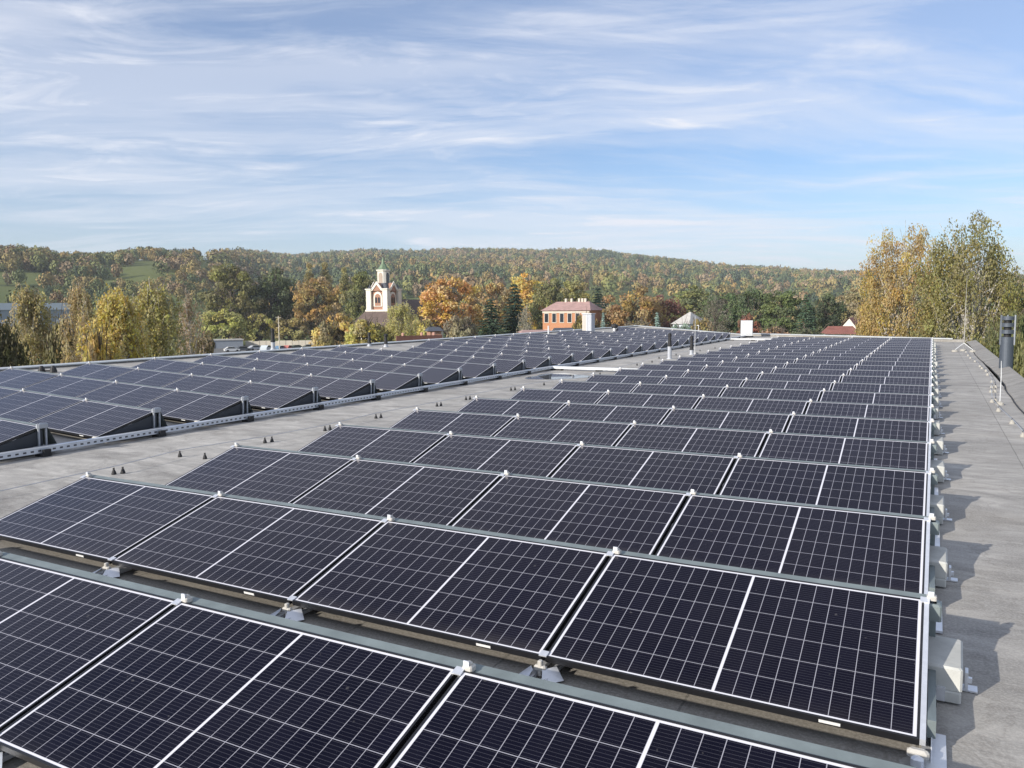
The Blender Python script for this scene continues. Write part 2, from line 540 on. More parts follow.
M['birch'] = birch_bark()
M['white_plaster'] = rough_mat('white_plaster', (0.70, 0.665, 0.59), 0.85, 0, 0.10, 0.8)
M['brick'] = brick_mat('red_brick', (0.40, 0.20, 0.13), (0.35, 0.165, 0.105), (0.36, 0.28, 0.22), 3.0)
M['orangebrick'] = brick_mat('orange_brick', (0.56, 0.25, 0.125), (0.50, 0.215, 0.105), (0.52, 0.31, 0.19), 2.5)
M['brownroof'] = tile_mat('brown_tiles', (0.115, 0.08, 0.068))
M['pinkroof'] = tile_mat('pink_tiles', (0.44, 0.28, 0.25))
M['redroof'] = tile_mat('red_tiles', (0.26, 0.10, 0.075))
M['darkred'] = rough_mat('dark_red_wall', (0.15, 0.065, 0.05), 0.85, 0, 0.2, 2)
M['paleroof'] = tile_mat('pale_roof', (0.50, 0.48, 0.45))
M['copper'] = rough_mat('green_copper', (0.15, 0.215, 0.13), 0.6, 0.1, 0.25, 1.5)
M['darkmetal'] = rough_mat('dark_metal_roof', (0.08, 0.085, 0.10), 0.5, 0.2, 0.15, 2)
M['pane'] = rough_mat('window_glass', (0.025, 0.03, 0.04), 0.12, 0, 0.2, 2)
M['recess'] = rough_mat('shaded_recess_plaster', (0.40, 0.32, 0.26), 0.85, 0, 0.15, 2)
M['stone'] = rough_mat('pale_stone_trim', (0.60, 0.54, 0.46), 0.85, 0, 0.1, 2)
M['pinkstone'] = rough_mat('pink_wall', (0.52, 0.29, 0.23), 0.85, 0, 0.12, 1)
M['yard'] = rough_mat('yard_asphalt', (0.12, 0.118, 0.115), 0.9, 0, 0.2, 0.3)
M['wallconc'] = rough_mat('concrete_wall', (0.50, 0.46, 0.38), 0.85, 0, 0.12, 0.6)
M['shed'] = rough_mat('grey_sheet_cladding', (0.30, 0.33, 0.37), 0.6, 0.1, 0.1, 0.7)
M['bluewhite'] = rough_mat('pale_blue_cladding', (0.55, 0.60, 0.66), 0.5, 0, 0.08, 0.4)
M['blue'] = rough_mat('blue_cladding', (0.24, 0.28, 0.33), 0.5, 0, 0.1, 0.5)
M['tyre'] = rough_mat('tyre', (0.02, 0.02, 0.02), 0.8, 0, 0.1, 5)


def objcol_mat(name, rough, coat=0.0):
    mt, t, p, o = newmat(name)
    info = t.n('ShaderNodeObjectInfo').outputs['Color']
    setp(t, p, Base_Color=info, Roughness=rough)
    p.inputs['Coat Weight'].default_value = coat
    return mt


M['carpaint'] = objcol_mat('car_paint', 0.35, 0.6)


def puddle_mat():
    mt, t, p, o = newmat('puddle_water')
    setp(t, p, Base_Color=(0.10, 0.10, 0.10), Roughness=0.03, Specular_IOR_Level=0.9, IOR=1.33)
    return mt


M['water'] = puddle_mat()

# ------------------------------------------------------------------ terrain
SKY_U = np.array([-400, -100, 0, 40, 60, 100, 150, 200, 250, 290, 320, 400, 500, 560, 600, 640, 680, 720, 760, 800, 840, 880, 1000, 1400])
SKY_V = np.array([256, 252, 256, 257, 262, 263, 259, 260, 257, 259, 256.5, 254.5, 255, 255.5, 256.5, 260.5, 265.5, 270, 272.5, 275, 276, 277, 280, 290])
BASE = -9.5


def uv_dirs(u):
    """horizontal unit direction for photo column u at the horizon"""
    d = np.stack([(u - 512) / FPX, np.ones_like(u), (384 - 309) / FPX * np.ones_like(u)], 1) @ RC.T
    h = np.hypot(d[:, 0], d[:, 1])
    return d[:, 0] / h, d[:, 1] / h


_uu = np.linspace(-900, 1900, 1401)
_dx, _dy = uv_dirs(_uu)
_az = np.arctan2(_dx, _dy)


def col_of(x, y):
    a = np.arctan2(np.asarray(x) - CAM[0], np.asarray(y) - CAM[1])
    return np.interp(a, _az, _uu)


def ridge_r(u):
    t = np.clip((u - 190) / 110.0, 0, 1)
    t = t * t * (3 - 2 * t)
    return 880 + (2050 - 880) * t


def elev_tan(u, v):
    d = np.stack([(u - 512) / FPX, np.ones_like(u), -(v - 384) / FPX], 1) @ RC.T
    return d[:, 2] / np.hypot(d[:, 0], d[:, 1])


_rt = elev_tan(_uu, np.interp(_uu, SKY_U, SKY_V))


def gz(x, y):
    x = np.atleast_1d(np.asarray(x, float)); y = np.atleast_1d(np.asarray(y, float))
    r = np.hypot(x - CAM[0], y - CAM[1])
    u = col_of(x, y)
    behind = (np.sin(np.arctan2(y - CAM[1], x - CAM[0])) < -0.2)
    Rr = ridge_r(u)
    zr = CAM[2] + Rr * np.interp(u, _uu, _rt)
    r0 = 330.0
    t = np.clip((r - r0) / (Rr - r0), 0, 1)
    prof = 0.55 * t + 0.45 * t * t * (3 - 2 * t)
    prof = prof + 0.03 * np.sin(t * 9 + u * 0.011) * t * (1 - t) * 4
    z = BASE + (zr - BASE) * prof
    over = np.clip((r - Rr) / 1500, 0, 1)
    z = z - over * 40
    z = np.where(behind, BASE, z)
    return z


def gz1(x, y):
    return float(gz(x, y)[0])


rs = np.concatenate([np.linspace(0, 300, 16), np.geomspace(330, 2300, 46), np.geomspace(2500, 12000, 10)])
azs = np.concatenate([np.linspace(_az[0], _az[-1], 260), np.linspace(_az[-1] + 0.05, _az[0] + 2 * math.pi - 0.05, 60)])
A, Rg = np.meshgrid(azs, rs[1:])
X = CAM[0] + np.sin(A) * Rg; Y = CAM[1] + np.cos(A) * Rg
Z = gz(X.ravel(), Y.ravel()).reshape(X.shape)
nA = len(azs)
verts = [(CAM[0], CAM[1], BASE)] + list(zip(X.ravel(), Y.ravel(), Z.ravel()))
faces = []
for j in range(nA):
    faces.append((0, 1 + (j + 1) % nA, 1 + j))
for i in range(len(rs) - 2):
    for j in range(nA):
        k = (j + 1) % nA
        faces.append((1 + i * nA + j, 1 + i * nA + k, 1 + (i + 1) * nA + k, 1 + (i + 1) * nA + j))
mb = MB(); mb.v = verts; mb.f = faces; mb.mi = [0] * len(faces)
ground = mb.build('ground', M['ground'], smooth=True)
tag(ground, kind='structure')

# asphalt yard beyond the left side of the roof
p0, p1, p2, p3 = un(205, 353.5, BASE), un(330, 352, BASE), un(330, 345.5, BASE), un(205, 346, BASE)
mb = MB()
mb.add([(p[0], p[1], BASE + 0.03) for p in (p0, p1, p2, p3)], [(0, 1, 2, 3)])
tag(mb.build('car_park', M['yard']), kind='structure')

# ------------------------------------------------------------------ the hall whose roof we stand on
SL = 0.05
XV = -10.82            # valley line: roof rises to the left of it
XL = -20.6


def rz_(x):
    return 0.0 if x > XV else SL * (XV - x)


def fary(x):
    return 44.4 - 0.54 * (x - 2.0)


Y0 = -16.0
hall = empty('hall_building', (0, 0, BASE), 0, 'large hall with a flat grey felt roof carrying two solar arrays', 'building')
mb = MB()
xs = [XL, -18, -15.5, -13, XV, -8, -5, -2.5, 0, 1.0, 1.55]
nY = 40
vs, fs = [], []
for i, x in enumerate(xs):
    for j in range(nY + 1):
        vs.append((x, Y0 + (fary(x) - 0.35 - Y0) * j / nY, rz_(x) - BASE))
for i in range(len(xs) - 1):
    for j in range(nY):
        a = i * (nY + 1) + j
        fs.append((a, a + nY + 1, a + nY + 2, a + 1))
mb.add(vs, fs)
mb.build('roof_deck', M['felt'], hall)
# raised felt edge strip on the right: a low wedge up to the eaves
mb = MB()
prof = [(1.55, -0.01), (1.58, 0.025), (1.64, 0.042), (2.02, 0.13), (2.05, 0.13), (2.05, -0.5)]
vs, fs = [], []
NS = 24
for j in range(NS + 1):
    for k, (x, z) in enumerate(prof):
        y = Y0 + (fary(x) - 0.3 - Y0) * j / NS
        dx = 0.05 * math.sin(y * 0.35) * (1 if k < 3 else 0)
        vs.append((x + dx + (0.04 if k < 3 and y > 18 else 0.0), y, z - BASE))
n = len(prof)
for j in range(NS):
    for k in range(n - 1):
        fs.append((j * n + k, j * n + k + 1, (j + 1) * n + k + 1, (j + 1) * n + k))
mb.add(vs, fs)
mb.build('roof_edge', M['felt_edge'], hall)
# dark sealant line at the foot of the edge strip
mb = MB()
pts = []
for j in range(61):
    y = Y0 + (43.5 - Y0) * j / 60
    pts.append((1.535 + 0.05 * math.sin(y * 0.35) + (0.04 if y > 18 else 0) + 0.01 * math.sin(y * 2.1), y, 0.008 - BASE))
mb.tube(pts, 0.013, 6)
mb.build('sealant_line', M['rubber'], hall)
# far parapet with pale metal coping (oblique to the rows) and left parapet
mb = MB()
def far_box(mb, x0, x1, d0, d1, za, zb, mi=0):
    vs = []
    for zf in (0, 1):
        for x, d in ((x0, d0), (x1, d0), (x1, d1), (x0, d1)):
            vs.append((x, fary(x) + d, (rz_(x) + (za, zb)[zf]) - BASE))
    mb.add(vs, [(0, 3, 2, 1), (4, 5, 6, 7), (0, 1, 5, 4), (1, 2, 6, 5), (2, 3, 7, 6), (3, 0, 4, 7)], mi)
far_box(mb, XV, 1.5, -0.38, 0.05, -0.5, 0.13)
far_box(mb, XL - 0.4, XV, -0.38, 0.05, -0.5, 0.03)
mb.build('parapet', M['felt_edge'], hall)
mb = MB()
far_box(mb, XV, 1.0, -0.44, 0.09, 0.132, 0.19)
far_box(mb, XL - 0.4, XV, -0.44, 0.09, 0.032, 0.08)
mb.build('coping', M['coping'], hall)
mb = MB()
zl = rz_(XL)
mb.box(XL - 0.45, XL, Y0, fary(XL), zl - 0.5 - BASE, zl + 0.04 - BASE)
mb.build('parapet', M['felt_edge'], hall)
mb = MB()
mb.box(XL - 0.5, XL + 0.05, Y0, fary(XL) - 0.5, zl + 0.042 - BASE, zl + 0.07 - BASE)
mb.build('coping', M['coping'], hall)
# outer walls
mb = MB()
poly = [(XL - 0.3, Y0 + 0.1), (1.9, Y0 + 0.1), (1.9, fary(1.9) - 0.2), (XL - 0.3, fary(XL - 0.3) - 0.2)]
mb.prism(poly, 0, -BASE - 0.35)
mb.build('wall', M['wall'], hall)

# puddle on the walkway
pc = un(558, 376.5, 0.0)
mb = MB()
pol = []
rnd = random.Random(4)
for k in range(26):
    a = 2 * math.pi * k / 26
    rr = 1 + 0.18 * math.sin(3 * a + 1) + 0.1 * rnd.uniform(-1, 1)
    pol.append((pc[0] + 0.85 * rr * math.cos(a), pc[1] + 1.0 * rr * math.sin(a), 0.004))
mb.add(pol, [tuple(range(26))])
tag(mb.build('puddle', M['water']), kind='structure')

# ------------------------------------------------------------------ solar panels
TILT = math.radians(15.18)
PL, PH, ZLOW = 1.755, 1.038, 0.11
PITCH, ROWP = 1.777, 1.8171
CT, ST = math.cos(TILT), math.sin(TILT)
TM = Matrix.Translation((0, 0, ZLOW)) @ Matrix.Rotation(TILT, 4, 'X')     # panel plane: x along the row, y up the slope, top face at z=0
HW = PL / 2


def panel_meshes():
    D = {}
    mb = MB()
    lip = 0.011
    for (x0, x1, y0, y1) in ((-HW, HW, 0, lip), (-HW, HW, PH - lip, PH), (-HW, -HW + lip, lip, PH - lip), (HW - lip, HW, lip, PH - lip)):
        mb.box(x0, x1, y0, y1, -0.035, 0, 0, TM)
    D['frame'] = mb
    g = MB()
    g.box(-HW + lip, HW - lip, lip, PH - lip, -0.008, -0.0025, 0, TM)
    D['glass'] = g
    s = MB()
    s.box(HW - 0.40, HW - 0.31, -0.0025, 0, -0.026, -0.012, 0, TM)
    D['label_sticker'] = s
    d = MB()
    yh, zh = PH * CT, ZLOW + PH * ST
    prof = [(yh + 0.004, zh - 0.050), (yh + 0.012, zh - 0.012), (yh + 0.075, zh + 0.000), (yh + 0.085, zh - 0.006), (yh + 0.092, zh - 0.02), (yh + 0.25, 0.045), (yh + 0.28, 0.04)]
    x0, x1 = -HW - 0.011, HW + 0.011
    vs = [(x, y, z) for y, z in prof for x in (x0, x1)] + [(x, y - 0.003, z - 0.004) for y, z in prof for x in (x0, x1)]
    npf = len(prof)
    fs = [(2 * i, 2 * i + 1, 2 * i + 3, 2 * i + 2) for i in range(npf - 1)]
    o = 2 * npf
    fs += [(o + 2 * i, o + 2 * i + 2, o + 2 * i + 3, o + 2 * i + 1) for i in range(npf - 1)]
    d.add(vs, fs)
    D['rear_deflector'] = d
    return D


def upper_bracket(x):
    mb = MB()
    yh, zh = PH * CT, ZLOW + PH * ST
    # clamp lip over the frame edges, sloped base and an upright tab behind the frame
    mb.box(x - 0.022, x + 0.022, PH - 0.040, PH + 0.006, 0.001, 0.007, 0, TM)
    mb.cbox(x + 0.008, x + 0.056, yh - 0.004, yh + 0.042, zh - 0.006, zh + 0.020, 0.006, 1)
    mb.cbox(x + 0.016, x + 0.046, yh + 0.008, yh + 0.034, zh + 0.014, zh + 0.033, 0.006, 1)
    mb.box(x + 0.014, x + 0.042, yh - 0.001, yh + 0.005, zh + 0.018, zh + 0.042, 0)
    return mb


def lower_foot(x):
    mb = MB()
    mb.box(x - 0.022, x + 0.022, -0.006, 0.036, 0.001, 0.007, 0, TM)
    mb.cbox(x - 0.034, x + 0.034, -0.048, -0.012, 0.050, 0.074, 0.008, 1)
    mb.cbox(x - 0.012, x + 0.012, -0.045, -0.018, 0.020, 0.100, 0.004, 1)
    # rails lying on the roof that carry the foot
    mb.box(x - 0.060, x - 0.020, -0.26, 0.62, 0.008, 0.030, 0)
    mb.box(x + 0.030, x + 0.062, -0.20, 0.62, 0.008, 0.030, 0)
    mb.add([(x - 0.12, -0.10, 0.012), (x - 0.03, -0.20, 0.012), (x - 0.03, -0.06, 0.055), (x - 0.06, -0.02, 0.055)], [(0, 1, 2, 3)], 0)
    mb.add([(x + 0.13, -0.02, 0.012), (x + 0.05, -0.12, 0.012), (x + 0.02, -0.05, 0.060), (x + 0.07, 0.02, 0.060)], [(0, 1, 2, 3)], 0)
    return mb


def glass_object(parent):
    o = PM['glass'].build('cell_sheet', M['glass'], parent)
    me = o.data
    uvl = me.uv_layers.new(name='metres')
    inv = TM.inverted()
    for lp in me.loops:
        q = inv @ me.vertices[lp.vertex_index].co
        uvl.data[lp.index].uv = (q.x, q.y)
    return o


PM = panel_meshes()


def make_panel(kind):
    root = empty('solar_panel', (0, 0, 0))
    PM['frame'].build('frame', M['frame'], root)
    glass_object(root)
    PM['label_sticker'].build('label_sticker', M['sticker'], root)
    PM['rear_deflector'].build('rear_deflector', M['galv'], root)
    upper_bracket(-HW - 0.011).build('clamp', [M['alu'], M['clamp']], root)
    lower_foot(-HW - 0.011).build('foot', [M['alu'], M['clamp']], root)
    yh, zh = PH * CT, ZLOW + PH * ST
    if kind == 'right_end':
        upper_bracket(HW + 0.004).build('clamp', [M['alu'], M['clamp']], root)
        mb = MB()
        # bright edge profile, side rail and its holes, wide foot plate
        mb.box(HW + 0.001, HW + 0.024, 0.0, PH, -0.030, 0.002, 0, TM)
        mb.build('edge_profile', M['alu'], root)
        mb = MB()
        mb.box(HW + 0.028, HW + 0.062, 0.10, yh + 0.30, 0.075, 0.155, 0)
        mb.box(HW + 0.062, HW + 0.066, 0.35, 0.38, 0.10, 0.125, 1)
        mb.cbox(HW + 0.01, HW + 0.085, yh - 0.02, yh + 0.08, zh - 0.11, zh - 0.02, 0.01, 0)
        mb.box(HW + 0.030, HW + 0.060, yh + 0.0, yh + 0.05, 0.03, zh - 0.02, 0)
        mb.build('side_rail', [M['galv'], M['rubber']], root)
        mb = MB()
        mb.cbox(HW - 0.045, HW + 0.040, -0.050, -0.012, 0.050, 0.082, 0.01, 1)
        mb.cbox(HW - 0.03, HW + 0.02, -0.09, -0.05, 0.03, 0.07, 0.01, 0)
        mb.box(HW + 0.01, HW + 0.105, -0.28, 0.26, 0.008, 0.022, 0)
        mb.add([(HW + 0.045, 0.26, 0.02), (HW + 0.045, -0.02, 0.02), (HW + 0.045, 0.20, 0.13), (HW + 0.049, 0.26, 0.02), (HW + 0.049, -0.02, 0.02), (HW + 0.049, 0.20, 0.13)], [(0, 1, 2), (5, 4, 3), (0, 2, 5, 3), (1, 4, 5, 2)], 0)
        mb.build('foot', [M['alu'], M['clamp']], root)
        mb = MB(); mb.box(HW + 0.067, HW + 0.105, 0.62, 0.76, 0.012, 0.08, 0)
        mb.build('rail_bracket', M['alu'], root)
    if kind == 'left_end':
        mb = MB()
        # dark triangular side cheek and the two upright bars of the rear post
        x = HW + 0.012
        tri = [(x, 0.12, 0.02), (x, yh + 0.02, 0.02), (x, yh + 0.02, zh - 0.045), (x, 0.12, 0.115)]
        tri2 = [(x - 0.01, b, c) for a, b, c in tri]
        mb.add(tri + tri2, [(0, 1, 2, 3), (7, 6, 5, 4), (3, 2, 6, 7), (1, 0, 4, 5)], 0)
        mb.build('side_cheek', M['darkpanel'], root)
        mb = MB()
        for yy in (yh - 0.045, yh + 0.055):
            mb.box(x + 0.004, x + 0.030, yy - 0.011, yy + 0.011, 0.02, zh - 0.02, 0)
        mb.cbox(x - 0.02, x + 0.045, yh - 0.07, yh + 0.085, zh - 0.02, zh + 0.055, 0.02, 0)
        mb.box(x + 0.006, x + 0.028, yh - 0.034, yh + 0.044, 0.06, 0.075, 0)
        mb.box(x + 0.03, x + 0.06, yh - 0.14, yh + 0.16, 0.02, 0.12, 0)
        mb.build('rear_post', M['post'], root)
        mb = MB()
        mb.cbox(x - 0.05, x + 0.05, -0.05, 0.02, 0.05, 0.125, 0.012)
        mb.build('foot', M['clamp'], root)
    return root


protoR = {False: make_panel('plain'), True: make_panel('right_end')}
protoL = {False: make_panel('plain'), True: make_panel('left_end')}
used = set()
jit = random.Random(5)


def put_panel(protos, endp, loc, ry, label, group):
    pr = protos[endp]
    if id(pr) not in used:
        used.add(id(pr))
        o = pr
    else:
        o = copy_tree(pr)
    o.location = loc
    o.rotation_euler = (jit.uniform(-0.004, 0.004), ry, jit.uniform(-0.0012, 0.0012))
    tag(o, label, 'solar panel', group)
    return o


POSW = ['at the right end', 'second from the right', 'third from the right', 'at the left end']
for i in range(1, 24):
    for k in range(4):
        x = -k * PITCH - HW
        y = (i - 2) * ROWP
        where = POSW[k]
        rowname = 'nearest row' if i == 1 else ('farthest row' if i == 23 else ORD[i] + ' row')
        put_panel(protoR, k == 0, (x, y, 0), 0, 'dark blue solar panel %s of the %s in the right array' % (where, rowname), 'panels of the right array')
MISS = {12, 13, 20, 23, 24, 25}
POSL = ['beside the walkway', 'second from the walkway', 'third from the walkway', 'fourth from the walkway']
for i in range(3, 27):
    for k in range(4):
        if k == 3 and i in MISS:
            continue
        a = -k * PITCH - HW
        x = XV + a
        y = 2.8087 - PH * CT + (i - 3) * ROWP
        u, v = pj((x, y, 0.3))
        u2, v2 = pj((x + HW, y + 1.0, 0.5))
        if u2 < -15 and u < -15:
            continue
        n = i - 2
        rowname = 'nearest row' if n == 1 else ('farthest row' if n == 24 else ORD[n] + ' row')
        put_panel(protoL, k == 0, (x, y, -SL * a), math.atan(SL), 'greyish solar panel %s in the %s of the left array' % (POSL[k], rowname), 'panels of the left array')

# ------------------------------------------------------------------ ballast blocks
bal = empty('ballast_block', (0, 0, 0))
mb = MB()
mb.cbox(-0.30, 0.125, -0.21, 0.19, 0.07, 0.185, 0.010)
mb.build('upper_slab', M['concrete'], bal)
mb = MB()
mb.cbox(-0.30, 0.122, -0.215, 0.195, 0.012, 0.068, 0.008)
mb.build('lower_slab', M['concrete'], bal)
mb = MB()
mb.box(0.08, 0.195, -0.035, 0.035, 0.004, 0.012)
mb.box(0.138, 0.152, -0.035, 0.035, 0.012, 0.10)
mb.box(0.152, 0.17, -0.012, 0.012, 0.04, 0.065)
mb.build('end_bracket', M['alu'], bal)
for i in range(2, 24):
    o = bal if i == 2 else copy_tree(bal)
    rr = random.Random(i)
    o.location = (0.03 + rr.uniform(-0.03, 0.03), (i - 2) * ROWP + 0.80 + rr.uniform(-0.05, 0.05), 0)
    o.rotation_euler = (0, 0, rr.uniform(-0.03, 0.03))
    nm = 'farthest row' if i == 23 else ORD[i] + ' row'
    tag(o, 'grey concrete ballast block at the right end of the %s in the right array' % nm, 'ballast block', 'ballast blocks along the right array')
slab = empty('ballast_slab', (0, 0, 0))
mb = MB()
mb.cbox(-0.25, 0.25, -0.30, 0.30, 0.0, 0.06, 0.006)
mb.build('slab', M['concrete'], slab)
mb = MB()
mb.box(-0.27, 0.27, -0.04, 0.04, 0.061, 0.068)
mb.build('strap', M['alu'], slab)
for i in range(3, 27):
    o = slab if i == 3 else copy_tree(slab)
    x = XV - 0.18
    o.location = (x, 2.8087 + (i - 3) * ROWP - 0.36, rz_(x) + 0.03)
    o.rotation_euler = (0, math.atan(SL), 0)
    n = i - 2
    nm = 'nearest row' if n == 1 else ('farthest row' if n == 24 else ORD[n] + ' row')
    tag(o, 'pale flat ballast slab under the walkway end of the %s in the left array' % nm, 'ballast slab', 'ballast slabs of the left array')

# ------------------------------------------------------------------ cable tray along the left array
tray = empty('cable_tray', (-10.64, 0, 0), 0, 'long perforated galvanised cable tray on black feet beside the left array', 'cable tray')
TX = 0.0
mb = MB()
y0, y1 = -0.5, 50.5
mb.box(TX - 0.05, TX + 0.05, y0, y1, 0.05, 0.054)
mb.box(TX - 0.054, TX - 0.05, y0, y1, 0.05, 0.12)
mb.box(TX + 0.05, TX + 0.054, y0, y1, 0.05, 0.12)
mb.box(TX - 0.058, TX + 0.058, y0, y1, 0.1205, 0.126)
mb.build('channel', M['tray'], tray)
fm = None
for j in range(28):
    y = 0.9 + j * ROWP
    if fm is None:
        mb = MB()
        mb.cbox(-0.09, 0.09, -0.07, 0.07, 0.0, 0.05, 0.012)
        mb.box(0.06, 0.10, -0.05, 0.05, 0.04, 0.10)
        fm = mb.build('support_foot', M['rubber'], tray)
        o = fm
    else:
        o = fm.copy()
        COL.objects.link(o)
        o.parent = tray
    o.location = (0.02, y, 0)
# a second plain channel behind it, towards the cabinet
# cross trays (white covered) from the left array to the right array
for (yy, x0, x1, lab) in ((19.0, -10.75, -7.3, 'white covered cable duct crossing the walkway in the middle of the roof'),
                          (43.4, -10.75, -7.6, 'white covered cable duct crossing the walkway near the far end')):
    ct = empty('cable_duct', (0, 0, 0), 0, lab, 'cable duct', 'cable ducts across the walkway')
    mb = MB()
    mb.cbox(x0, x1, yy - 0.06, yy + 0.06, 0.05, 0.125, 0.008)
    mb.build('cover', M['white_metal'], ct)
    for q in range(3):
        mb = MB()
        xx = x0 + 0.4 + q * (x1 - x0 - 0.8) / 2
        mb.cbox(xx - 0.09, xx + 0.09, yy - 0.10, yy + 0.10, 0.0, 0.048, 0.01)
        mb.build('support_foot', M['rubber'], ct)

# ------------------------------------------------------------------ lightning-wire holders and wires
def holder(mat_top):
    h = empty('wire_holder', (0, 0, 0))
    mb = MB()
    mb.tube([(0, 0, 0), (0, 0, 0.02), (0, 0, 0.055), (0, 0, 0.085)], [0.055, 0.055, 0.040, 0.020], 10)
    mb.build('base', mat_top, h)
    mb = MB()
    mb.box(-0.012, 0.012, -0.018, -0.010, 0.085, 0.115)
    mb.box(-0.012, 0.012, 0.010, 0.018, 0.085, 0.115)
    mb.build('clip', M['rubber'], h)
    return h


hb = None
pegs = [(180, 457), (205, 459), (265, 443), (272, 442), (325, 431), (330, 430), (376, 418.5), (381, 418), (437, 406.5), (441, 406), (466, 400), (470, 399.5),
        (511, 390.5), (515, 390), (544, 385.3), (589, 379), (600, 375), (621, 370.5), (637, 365.5), (652, 362.5), (659, 358.5), (676, 355.3), (700, 351.2), (715, 348.5)]
pegs = [(114, 474.5), (123, 473.5)] + pegs
wp = []
for n_, (u, v) in enumerate(pegs):
    P = un(u, v, 0)
    if hb is None:
        hb = holder(M['rubber']); o = hb
    else:
        o = copy_tree(hb)
    o.location = (P[0], P[1], 0)
    o.scale = (0.52, 0.52, 0.72)
    wp.append((P[0], P[1], 0.070))
    o.rotation_euler = (0, 0, 0.2)
    tag(o, 'small black lightning wire holder standing on the walkway left of the right array', 'wire holder', 'black wire holders on the walkway')
wp.sort(key=lambda q: q[1])
mb = MB()
sp = wp[::2]
mb.tube([(sp[0][0], -2, 0.02)] + [(a, b, 0.098 if i % 1 == 0 else 0.09) for i, (a, b, c) in enumerate(sp)], 0.005, 5)
tag(mb.build('lightning_wire', M['wire']), 'thin lightning wire running along the walkway on black holders', 'wire')

hb = None
balls = [(1023, 437), (1012, 424), (998.5, 411.5), (992, 402.5), (995.5, 402), (991, 392.5), (995, 392.5), (991.8, 388), (995.5, 388), (992, 382.5), (987.5, 375.5), (989, 374), (986, 371.5), (982, 369), (980, 367), (975, 362), (970.5, 358.5), (968, 356), (966, 352.5)]
wp = []
for n_, (u, v) in enumerate(balls):
    P = un(u, v, 0)
    if hb is None:
        hb = holder(M['ballgrey']); o = hb
    else:
        o = copy_tree(hb)
    o.location = (P[0], P[1], 0)
    o.scale = (0.75, 0.75, 0.8)
    wp.append((P[0], P[1], 0.083))
    tag(o, 'small pale concrete wire holder in the line along the right roof edge', 'wire holder', 'pale wire holders along the right edge')
mb = MB()
mb.tube([(1.35, 3.0, 0.1), (1.27, 7.0, 0.1)] + [wp[i] for i in (0, 1, 2, 3, 5, 7, 9, 12, 13, 15, 16, 17, 18)], 0.006, 5)
tag(mb.build('lightning_wire', M['wire']), 'thin lightning wire along the right roof edge on pale holders', 'wire')

# short lightning rod among them
P = un(999.8, 405, 0)
rod = empty('lightning_rod', (P[0], P[1], 0), 0, 'short white lightning rod standing among the holders at the right roof edge', 'lightning rod')
mb = MB(); mb.tube([(0, 0, 0.07), (0, 0, 0.6), (-0.012, 0, 0.86)], [0.009, 0.008, 0.005], 7); mb.build('rod', M['white_metal'], rod)
mb = MB(); mb.tube([(0, 0, 0), (0, 0, 0.045), (0, 0, 0.07)], [0.075, 0.07, 0.03], 12); mb.build('base', M['ballgrey'], rod)

# tall lightning mast on a tripod
P = 0.5 * (un(954, 352, 0) + un(974, 352, 0)) + np.array([0, 0.35, 0])
mast = empty('lightning_mast', (P[0], P[1], 0), 0, 'tall thin lightning mast on a tripod with round feet near the far right corner', 'lightning mast')
mb = MB(); mb.tube([(0, 0, 0.30), (0, 0, 1.6), (0, 0, 3.2)], [0.020, 0.014, 0.005], 8); mb.build('mast', M['ballgrey'], mast)
for a in (-140, -40, 90):
    r = math.radians(a)
    mb = MB(); mb.tube([(0, 0, 0.36), (0.42 * math.cos(r), 0.42 * math.sin(r), 0.09)], 0.014, 6); lg = mb.build('leg', M['white_metal'], mast)
    mb = MB(); c_, s_ = 0.43 * math.cos(r), 0.43 * math.sin(r)
    mb.tube([(c_, s_, 0), (c_, s_, 0.06), (c_, s_, 0.085)], [0.13, 0.125, 0.09], 14); mb.build('foot', M['ballgrey'], lg)

# ------------------------------------------------------------------ flue stack at the right wall
P = at(1006.3, 356, 27.5)
st = empty('flue_stack', (P[0], P[1], BASE), 0, 'dark grey round flue stack with a slotted top rising beside the right roof edge', 'flue stack')
zt = at(1006.3, 316, 27.5)[2] - BASE
mb = MB()
R_ = 0.178
mb.tube([(0, 0, 0), (0, 0, zt - 0.62)], R_, 28)
mb.build('pipe', M['stack'], st, smooth=False)
for q in range(3):
    mb = MB()
    za = zt - 0.52 + q * 0.20
    mb.tube([(0, 0, za), (0, 0, za + 0.11)], [R_ * 0.98, R_ * 0.98], 28)
    mb.build('ring', M['stack'], st)
mb = MB()
mb.tube([(0, 0, zt - 0.63), (0, 0, zt - 0.02)], R_ * 0.55, 16)
mb.build('core', M['rubber'], st)
for a in (200, 340, 90):
    mb = MB()
    r = math.radians(a)
    mb.box(R_ - 0.01, R_ + 0.03, -0.018, 0.018, zt - 0.85, zt + 0.03, 0, Matrix.Rotation(r, 4, 'Z'))
    mb.build('strut', M['stack_light'], st)
